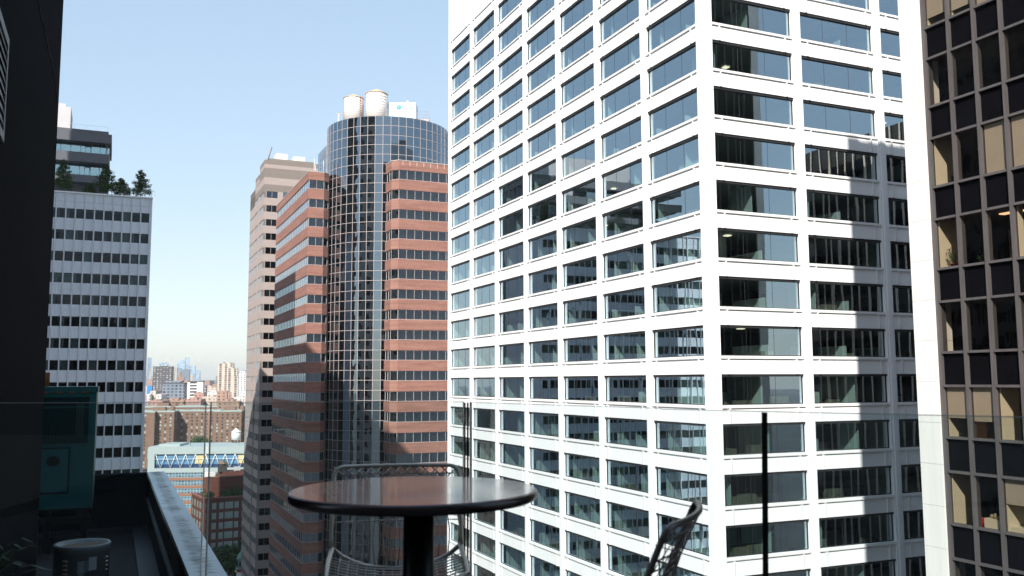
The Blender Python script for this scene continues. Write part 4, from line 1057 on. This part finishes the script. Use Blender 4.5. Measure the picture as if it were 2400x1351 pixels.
# street trees in the shade
for i, (x, y, h) in enumerate(((-98,338,13),(-92,332,14),(-104,334,12),(-88,345,13),(-84,322,12),(-96,322,11))):
    tree((x,y,0), h, 4.6, 1500, ('street tree at the foot of the brick corner building, %s' % ('left of the centre one','centre one','leftmost of the row','behind the centre one','nearest the lighthouse','front one by the street lamp')[i]), 50+i, leaf=.75, conic=0, group='street trees by the brick corner', trunk=.5, low=.3)
# lighthouse
LG = mat('verdigris_green', (.22,.38,.34), .6, var=.1); REDP = mat('red_paint', (.50,.03,.03), .5); WHP = mat('white_paint', (.7,.7,.68), .6)
lh = thing('lighthouse', (-85.2,290,0), 0, 'slim red and white memorial lighthouse with a green domed lantern', 'lighthouse')
q = MB().lathe([(1.9,0),(1.35,11.0)], n=24); q.build('shaft', WHP, lh)
for z0, z1 in ((2,4.2),(6.2,8.6),(10.0,12.0)):
    f = lambda z: 1.9-(1.9-1.35)*z/11+.01
    MB().lathe([(f(z0) if z0 < 10 else 1.36,z0),(f(z1) if z1 < 11 else 1.30,z1)], n=24).build('red_band', REDP, lh)
q = MB().lathe([(1.25,12.0),(1.25,15.0)], n=12, sm=False)
q.build('lantern_room', LG, lh)
q = MB()
for i in range(8):
    a = i*.785; q.box(-.25,-.02,12.7,.25,.02,14.3)
    n = len(q.v)-8
    for j in range(8):
        v = Vector(q.v[n+j]); v.y -= 1.25; v.rotate(Matrix.Rotation(a,3,'Z')); q.v[n+j] = tuple(v)
q.build('lantern_pane', DARKF, lh)
MB().lathe([(1.55,15.0),(1.55,15.2),(1.3,15.5),(1.15,16.0),(.8,16.6),(.35,17.0),(.35,17.5),(.1,17.7)], n=24).build('dome', LG, lh)
MB().lathe([(1.6,11.9),(1.6,12.05)], n=24).build('gallery', LG, lh); MB().tube([(0,0,17.6),(0,0,21.3)], .07, 6).build('pole', WHP, lh)
# street furniture and traffic
tr = thing('box_truck', (-101,293,.02), R(60), 'red and white truck on the road beside the glass panel edge', 'truck')
TGL = mat('vehicle_glass', (.02,.025,.03), .08); TYRE = mat('tyre_rubber', (.02,.02,.02), .8)
MB().box(-3.4,-1.2,.9,1.8,1.2,3.4).build('cargo_box', REDP, tr); MB().box(-3.4,-1.2,3.402,1.8,1.2,3.46).build('box_roof', WHP, tr)
q = MB().prism([(1.9,-1.05),(3.6,-1.05),(3.6,1.05),(1.9,1.05)], .6, 1.7).prism([(1.9,-1.0),(3.1,-1.0),(3.1,1.0),(1.9,1.0)], 1.7, 2.6); q.build('cab', WHP, tr)
MB().box(3.101,-.9,1.75,3.13,.9,2.5).box(2.2,-1.03,1.75,2.95,-1.003,2.45).build('windscreen', TGL, tr)
for x in (-2.3,2.7):
    for s_ in (-1,1):
        q = MB().lathe([(.48,-.14),(.5,0),(.48,.14)], n=20); w_ = q.build('wheel', TYRE, tr, (x,s_*1.0,.5)); w_.rotation_euler = (math.pi/2,0,0)
CARP = [mat('car_dark', (.03,.03,.035), .25), mat('car_silver', (.4,.4,.42), .25,.5), mat('car_red', (.4,.03,.02), .25)]
def car(loc, rz, m, label):
    o = thing('car', loc, rz, label, 'car', 'cars on the far street')
    q = MB(); prof = [(-2.2,.3),(-2.2,.9),(-1.9,.98),(-1.3,1.02),(-.8,1.45),(.6,1.47),(1.2,1.0),(2.1,.86),(2.25,.6),(2.25,.3)]
    b = len(q.v); n = len(prof)
    q.v += [(x,-.88,z) for x,z in prof]+[(x,.88,z) for x,z in prof]
    q.f.append(tuple(range(n))); q.f.append(tuple(range(2*n-1,n-1,-1))); q.m += [0,0]; q.sm += [False,False]
    for i in range(n): q.f.append((i,i+n,(i+1)%n+n,(i+1)%n)); q.m.append(0); q.sm.append(False)
    q.build('body', m, o)
    MB().box(-.75,-.885,1.05,.7,.885,1.38).build('side_window', TGL, o)
    q = MB(); q.poly([(.66,-.78,1.44),(.66,.78,1.44),(1.2,.8,1.02),(1.2,-.8,1.02)]); 
    for i in range(len(q.v)): q.v[i] = (q.v[i][0]+.02, q.v[i][1], q.v[i][2]+.015)
    q.build('windscreen', TGL, o)
    for x in (-1.4,1.45):
        for s_ in (-1,1):
            w_ = MB().lathe([(.32,-.1),(.33,0),(.32,.1)], n=16).build('wheel', TYRE, o, (x,s_*.82,.33)); w_.rotation_euler = (math.pi/2,0,0)
car(b6l(-13,-8,.03), YB6+R(90), CARP[2], 'red car on the sunlit wedge of road below the coping')
car(b6l(-12,6,.03), YB6+R(90), CARP[0], 'dark car beside the brick corner building in the side street')
car(b6l(-19,15,.03), YB6+R(90), CARP[1], 'silver car parked farther up the side street')
sg = thing('street_lamp', (-98.5,300,.13), 0, 'grey street lamp with curved arm over the dark crossing', 'street lamp')
MB().tube([(0,0,0),(0,0,8.2)], [.12,.08], 8).build('pole', ALU, sg); MB().tube([(0,0,8),(-.5,0,8.6),(-1.6,0,8.9),(-2.6,0,8.9)], .06, 6).build('arm', ALU, sg); MB().box(-3.2,-.15,8.8,-2.5,.15,8.98).build('lamp_head', WHP, sg)
for i, (dx, z0, z1, w_, m_, lab, nm) in enumerate(((0,5.6,7.0,1.5,mat('blue_sign_face',(.03,.20,.50),.5),'blue road sign on the street lamp pole','road_sign'),(0,3.9,5.2,1.0,WHP,'white road sign below the blue one','road_sign'))):
    o = MB().box(-w_/2,-.16,z0,w_/2,-.13,z1).build(nm, m_, None, (-98.5,300,.13)); tag(o, lab, 'road sign')
o = thing('warning_sign', (-95.2,285,.13), R(0), 'orange diamond construction sign at the bottom of the street', 'road sign')
q = MB(); q.box(-.02,-.02,0,.02,.02,2.0); q.build('stand', STEEL, o); q = MB(); q.prism([(0,0),(0,0),(0,0)],0,0) if False else None
q.poly([(0,-.05,1.4),(.75,-.05,2.15),(0,-.05,2.9),(-.75,-.05,2.15)]); q.poly([(0,-.03,1.4),(-.75,-.03,2.15),(0,-.03,2.9),(.75,-.03,2.15)]); q.build('sign_face', mat('orange_sign',(.85,.20,.02),.5), o)

# ================================================================== SCHOOL WITH TRUSS GLAZING
SCM = mat('pale_metal_cladding', (.36,.41,.40), .5, var=.06, vscale=(.2,.2,1)); SCB = mat('orange_brick_band', (.30,.15,.10), .8)
SCW = gridmat('school_window_strip', (.22,.30,.32), (.06,.10,.15), 1.5, 1.3, .6, .6)
sc_ = thing('school_building', (-179.5,450,0), R(4), 'long pale school building with a white truss over blue glass', 'school')
zR = E0-31.6
wl = MB(); wl.box(0,0,zR-3.6,90,30,zR); wl.box(0,0,zR-10.4,3.2,30,zR-3.6); wl.box(0,-.2,zR-12.6,90,30,zR-10.4); wl.box(-1.5,4,zR-6,0,30,zR-1); wl.box(4,4,zR,14,20,zR+1.0)
wl.build('cladding', SCM, sc_)
wl = MB()
for k in range(5): wl.box(0,-.1,zR-12.6-3.75*k-3.75,90,30,zR-12.6-3.75*k-2.4)
wl.box(0,0,0,90,30,zR-12.6-18.75); wl.build('brick_band', SCB, sc_)
for k in range(5): MB().box(0,.1,zR-12.6-3.75*k-2.4,90,29,zR-12.6-3.75*k).build('window_strip', SCW, sc_)
BLG = mat('blue_truss_glass', (.13,.27,.42), .1, var=.3, vscale=(.15,.15,.3))
q = MB(); q.poly([(3.2,1.6,zR-10.4),(90,1.6,zR-10.4),(90,.9,zR-3.6),(3.2,.9,zR-3.6)]); q.build('truss_glazing', BLG, sc_)
q = MB(); q.box(3.2,1.3,zR-10.35,90,1.5,zR-8.6); q.build('dark_sill_band', mat('deep_blue_band',(.03,.06,.13),.3), sc_)
q = MB()
for i in range(18):
    x = 3.6+i*4.8; q.tube([(x,.4,zR-3.7),(x+2.4,.4,zR-10.3)], .17, 5); q.tube([(x+2.4,.4,zR-10.3),(x+4.8,.4,zR-3.7)], .17, 5)
q.tube([(3.2,.4,zR-3.7),(90,.4,zR-3.7)], .17, 5); q.tube([(3.2,.4,zR-6.0),(90,.4,zR-6.0)], .10, 5); q.build('truss', WHP, sc_)
q = MB()
for x in (22.5,43.5,53,68): q.box(x,.9,zR-8.4,x+5.0,1.1,zR-4.4)
q.build('yellow_blind', mat('yellow_blind',(.60,.48,.25),.8), sc_)
for i, (px_, lab) in enumerate((((8,8),'left street light mast behind the school roof'),((18,8),'second light mast behind the school roof'),((72,8),'right light mast behind the school roof'))):
    x, y = px_; o = thing('light_mast', lp((-179.5,450),R(4),x,y,zR), 0, lab, 'light mast', 'light masts on the school roof'); MB().tube([(0,0,0),(0,0,6.5)], .12, 5).build('pole', ALU, o); MB().box(-.5,-.1,6.5,.5,.1,6.75).build('lamp_head', ALU, o)
o = thing('water_tank', (-145.5,480,zR-1), 0, 'white cylindrical water tank on stilts in front of the brown housing blocks', 'water tank')
MB().lathe([(2.3,2.4),(2.3,6.6)], n=24).build('barrel', TANK, o); MB().lathe([(2.6,6.6),(.1,8.6)], n=16, sm=False).build('conical_roof', TANK, o)
for a in range(6): MB().tube([(1.8*math.cos(a*1.047),1.8*math.sin(a*1.047),0),(1.8*math.cos(a*1.047),1.8*math.sin(a*1.047),2.4)], .15, 5).build('leg', STEEL, o)

# ================================================================== BROWN HOUSING BLOCKS
PBR = brickmat('brown_project_brick', (.235,.145,.105), (.20,.12,.088), (.22,.15,.11), 1.2, .4, .14)
CAPM = mat('pale_green_cap', (.36,.41,.38), .7)
def housing(name_lab, x, y, rz, blocks, top):
    o = thing('housing_block', (x,y,0), rz, name_lab, 'apartment building', 'brown brick housing blocks'); b = MB(); cpm = MB(); wn = MB()
    for (x0,y0,x1,y1) in blocks:
        b.box(x0,y0,0,x1,y1,top-.5); cpm.box(x0-.2,y0-.2,top-.5,x1+.2,y1+.2,top+.5)
        n = int((x1-x0)/4.2)
        for i in range(n):
            xx = x0+2.4+i*(x1-x0-3)/max(1,n-.3)
            for k in range(16):
                z = top-3.6-2.75*k; wd_ = 1.5 if (i+k) % 3 else 1.1
                wn.box(xx,y0-.05,z,xx+wd_,y0-.002,z+1.3, rnd.choice((0,0,1)))
        n = int((y1-y0)/5)
        for i in range(n):
            yy = y0+2.2+i*5
            for k in range(16):
                z = top-3.6-2.75*k; wn.box(x0-.05,yy,z,x0-.002,yy+1.4,z+1.3,rnd.choice((0,0,1))); wn.box(x1+.002,yy,z,x1+.05,yy+1.4,z+1.3,rnd.choice((0,0,1)))
    b.build('brick_wall', PBR, o); cpm.build('roof_coping', CAPM, o); stuff(wn.build('window', [DARKF, CAPM], o))
    q = MB().box(-8,12,top+.5,2,18,top+3.4).lathe([(2.2,top+.5),(2.2,top+3.5),(.1,top+5)], 8, 12, 12, 0, False); q.build('roof_house', PBR, o)
    return o
PH = E0-24
housing('brown brick housing block with a jutting wing, left of the glass joint', -292, 752, R(8), [(-22,0,12,40),(12,16,46,36),(-6,-6,-2,0)], PH)
housing('brown brick housing block with a jutting wing, right of the glass joint', -240, 775, R(8), [(-14,0,9,36),(9,14,40,34)], PH-.5)
housing('brown brick housing block behind the other two, left', -330, 860, R(8), [(-20,0,60,14),(10,14,30,40)], PH+1)
housing('brown brick housing block behind the other two, right', -235, 880, R(8), [(-20,0,60,14),(10,14,30,40)], PH+.5)
for i, (x, y, h, w_) in enumerate(((-253,735,17,7.5),(-246,738,13,6),(-199,700,18,7),(-190,705,16,7),(-181,708,15,7),(-301,715,9,5))):
    tree((x,y,E0-66+6), h, w_, 1500, 'round green tree in front of the brown housing blocks, %s' % ('biggest at the shadow edge','small one beside the biggest','left one by the white tank','behind the white tank','right one by the white tank','at the far left')[i], 70+i, leaf=1.3, conic=0, group='trees before the housing blocks', trunk=1.0, low=.15)

# ================================================================== SKYLINE
def at(px, py, Y):
    c, s = math.cos(ROLL), math.sin(ROLL); X = px-1200; Yv = -(py-675.5)
    u, v = c*X+s*Yv, -s*X+c*Yv; F = 2114.43
    d = Vector((u, F*math.cos(PITCH)-v*math.sin(PITCH), F*math.sin(PITCH)+v*math.cos(PITCH))); return d/d.y*Y
SG = 'distant skyline buildings'
G_DARK = gridmat('slab_dark_grid', (.06,.06,.068), (.20,.19,.18), 5, 3.2, .5, .5, .3)
G_BLUE = gridmat('blue_glass_grid', (.18,.27,.36), (.09,.15,.23), 8, 9, .8, .7, .2, .3, .3)
G_BLUE2 = gridmat('pale_glass_grid', (.32,.42,.50), (.18,.27,.36), 9, 9, .8, .7, .2, .3, .3)
G_CREAM = gridmat('cream_stripe_grid', (.46,.40,.34), (.10,.09,.085), 7.5, 3.1, .45, .8, .2)
G_CREAM2 = gridmat('cream_small_grid', (.44,.37,.31), (.16,.13,.12), 4.5, 3.2, .4, .45, .2)
G_BRN = gridmat('brown_small_grid', (.30,.19,.14), (.09,.08,.07), 4.5, 3.2, .4, .45, .2)
G_MIX = gridmat('blue_checker_grid', (.17,.20,.24), (.04,.05,.07), 4.2, 3.4, .55, .55, .35)
G_MIX2 = gridmat('white_checker_grid', (.62,.62,.62), (.09,.11,.15), 4.6, 3.3, .5, .6, .35)
G_BAND = gridmat('black_white_band', (.62,.60,.58), (.05,.05,.06), 200, 3.4, 1.0, .55, .1)
G_WHT = gridmat('white_small_grid', (.52,.50,.47), (.18,.16,.15), 4.5, 3.2, .3, .4, .2)
PINK = gridmat('pink_brick_grid', (.33,.20,.165), (.10,.08,.07), 4, 3.2, .35, .4, .2)
def sky_b(x0, x1, yt, Y, m, label, dep=None, steps=(), top=None, rz=R(10), bands=None):
    P0, P1 = at(x0, yt, Y), at(x1, yt, Y); wd_ = (P1-P0).length; H = E0+P0.z; dep = dep or wd_*.7
    o = thing('skyline_building', (P0.x, Y, 0), rz, label, 'building', SG)
    wd_ *= .98; b = MB().box(0,0,0,wd_,dep,H)
    b.box(wd_*.3,dep*.2,H,wd_*.7,dep*.7,H+wd_*.08)
    b.build('wall', m, o)
    st_ = MB(); n_ = 0
    for (a, bb, yy) in steps:
        h2 = E0+at(x0, yy, Y).z; st_.box(wd_*a,.3,H,wd_*bb,dep*.9,h2); n_ += 1
    if n_: st_.build('upper_setback', m, o)
    if top: MB().box(-.3,-.3,H-.2,wd_+.3,dep+.3,H+1.2).build('roof_edge', top, o)
    return o
DKE = mat('dark_roof_edge', (.08,.085,.09), .8)
sky_b(346,354,839,4500,G_BLUE,'blue glass tower at the left edge of the skyline')
sky_b(350.5,354.5,872,3000,G_CREAM2,'slim cream tower with a pointed top, left of the dark slab',steps=((.3,.7,864),))
sky_b(345,357,890,1900,PINK,'pinkish brick block at the left edge of the skyline')
sky_b(359,401,861,1500,G_DARK,'broad dark slab tower at left of the skyline',top=DKE)
sky_b(373,392,853,3000,G_BLUE2,'pale green-grey tower peeking over the dark slab',steps=((.25,.75,849),))
sky_b(345,356,905,1050,mat('blue_scaffold_wrap',(.03,.20,.50),.6,var=.3),'bright blue wrapped building at the left edge')
sky_b(381,431,900,1000,G_MIX,'blue-grey chequered tower with stepped dark top',steps=((.12,.86,893),),top=DKE)
sky_b(416,430,884,1600,G_BRN,'brown tower with a paler spire behind the chequered one',steps=((.2,.5,872),))
sky_b(408,416,862,3500,G_CREAM,'white narrow tower left of the blue glass cluster')
sky_b(413,425,863,3600,G_BLUE,'blue glass tower front left of the cluster')
sky_b(415.5,433,846,4500,G_BLUE2,'tall broad glass tower in the skyline cluster')
sky_b(434,443,838,4600,G_BLUE2,'tallest slim glass tower of the skyline cluster')
sky_b(426,444,866,3300,G_MIX,'blue-grey tower below the tallest one')
sky_b(443,457,858,4700,G_BLUE2,'pale glass tower right of the tallest one')
sky_b(457.5,469,870,4800,G_BLUE2,'pale glass tower at the right of the cluster',steps=((.2,.8,868),))
sky_b(446,452,880,3000,G_CREAM2,'small cream tower under the pale glass ones')
sky_b(430,441,893,1500,G_BRN,'brown mid-rise right of the spire tower')
sky_b(433,441,906,1050,G_CREAM2,'cream mid-rise left of the banded block')
bb_ = sky_b(441,475,896,1000,G_BAND,'white block with black balcony bands',top=DKE)
q = MB(); wdb = (at(475,896,1000)-at(441,896,1000)).length*.98; hb = E0+at(441,896,1000).z
q.box(-.5,-.4,0,wdb*.13,-.05,hb); q.box(wdb*.6,-.4,0,wdb+.2,-.05,hb); q.build('end_wall', WHP, bb_)
sky_b(455,477,921,950,PINK,'low red brick block before the banded block')
sky_b(475,485,904,1100,G_DARK,'brown-grey narrow block right of the banded block')
sky_b(486,497,905,1400,G_CREAM2,'cream block right of the narrow brown-grey one')
sky_b(496,508,909,1350,G_CREAM2,'paler cream block before the tall striped tower')
sky_b(498,512,901,2600,G_BRN,'distant brown block left of the tall striped tower')
sky_b(511,546,852,1300,G_CREAM,'tall cream tower with vertical stripes, right of the skyline',steps=((.55,.98,850.5),))
sky_b(532,556,863,1290,G_CREAM,'lower stepped cream tower in front of the tall striped one')
sky_b(546,558,882,1270,G_CREAM,'lowest cream step right of the striped tower')
sky_b(556,580,873,1400,G_MIX2,'white and blue chequered tower at the right of the skyline')
sky_b(568,586,869,3000,G_BLUE,'distant blue-grey tower behind the chequered one')
sky_b(508,532,918,900,G_BRN,'brown brick block below the tall striped tower',steps=((.48,.95,916),))
sky_b(534,542,920,930,PINK,'narrow red brick block beside the brown one')
sky_b(548,566,932,900,G_WHT,'low white house row at right with a roof bush')
sky_b(566,590,919,880,G_WHT,'bright white block at the right before the tan tower')
sky_b(539,552,938,880,G_WHT,'low white house left of the bright white block')
for i, (x0, x1, yt, Y, m, lab) in enumerate(((345,352,924,950,G_WHT,'low white block at the far left of the near roofs'),(352,365,917,960,G_CREAM2,'grey-cream block below the dark slab'),(366,378,925,930,G_WHT,'low cream houses below the dark slab'),(377,386,919,1000,PINK,'pinkish mid block left of the chequered tower'),
    (345,380,940,870,PINK,'long low pink roofs at the far left'),(380,430,938,900,G_BRN,'low brown roofs below the chequered tower'),(430,470,936,905,PINK,'low red roofs below the banded block'),(475,510,930,930,G_CREAM2,'low cream roofs left of the brown block'),
    (486,512,919,1000,G_WHT,'low white roofs under the distant brown block'),(510,560,941,860,G_BRN,'low brown roofs behind the right housing block'))):
    sky_b(x0,x1,yt,Y,m,lab,dep=30)
# unseen dark blocks added left of the sight line to darken the lower window reflections
rnd3 = random.Random(4); ob = MB()
for i in range(170):
    Y = rnd3.uniform(215, 950); X = -.47*Y-rnd3.uniform(5, 420); w_ = rnd3.uniform(18,34)
    ob.box(X-w_,Y,0,X,Y+w_*rnd3.uniform(.7,1.5),rnd3.uniform(12,52),rnd3.randrange(2))
o = stuff(ob.build('added_blocks', [gridmat('old_brick_grid', (.085,.06,.05), (.03,.03,.03), 3.4, 3.3, .4, .5, .2), gridmat('old_stone_grid', (.12,.10,.085), (.03,.03,.03), 3.4, 3.3, .4, .5, .2)]))
tag(o, 'unseen dark low blocks added to darken the lower windows of the brick tower', 'buildings')
# low belt of roofs to the horizon
rnd2 = random.Random(21); belt = MB()
for i in range(900):
    Y = 1000*rnd2.uniform(1,3)**1.6; X = Y*rnd2.uniform(-.56,.35); w_ = rnd2.uniform(14,45)
    h = E0*rnd2.uniform(.2,.75) if Y < 2500 else E0*rnd2.uniform(.4,1.15)
    if Y < 1400 and X/Y > -.42 + 9: continue
    belt.box(X,Y,0,X+w_,Y+w_,h,rnd2.randrange(4))
o = stuff(belt.build('distant_low_rise', [G_CREAM2,G_BRN,PINK,G_WHT])); tag(o, 'belt of small distant roofs reaching to the horizon', 'buildings')
q = MB()
for i in range(40): 
    x = -9000+i*450; q.prism([(x,11000),(x+520,11000),(x+520,11400),(x,11400)], 0, E0+20+60*abs(math.sin(i*1.7)))
struct(q.build('hills', mat('far_hills',(.10,.13,.12),.95)))

# ================================================================== HAZE
hz = MB().box(-9500,-3500,-1,9500,12500,260)
hm = bpy.data.materials.new('haze'); hm.use_nodes = True; t = hm.node_tree; t.nodes.remove(t.nodes['Principled BSDF'])
vp = t.nodes.new('ShaderNodeVolumePrincipled'); vp.inputs['Color'].default_value = (.93,.97,1.0,1); vp.inputs['Density'].default_value = .00009; vp.inputs['Anisotropy'].default_value = .2
t.links.new(vp.outputs[0], t.nodes['Material Output'].inputs['Volume'])
stuff(hz.build('haze', hm))
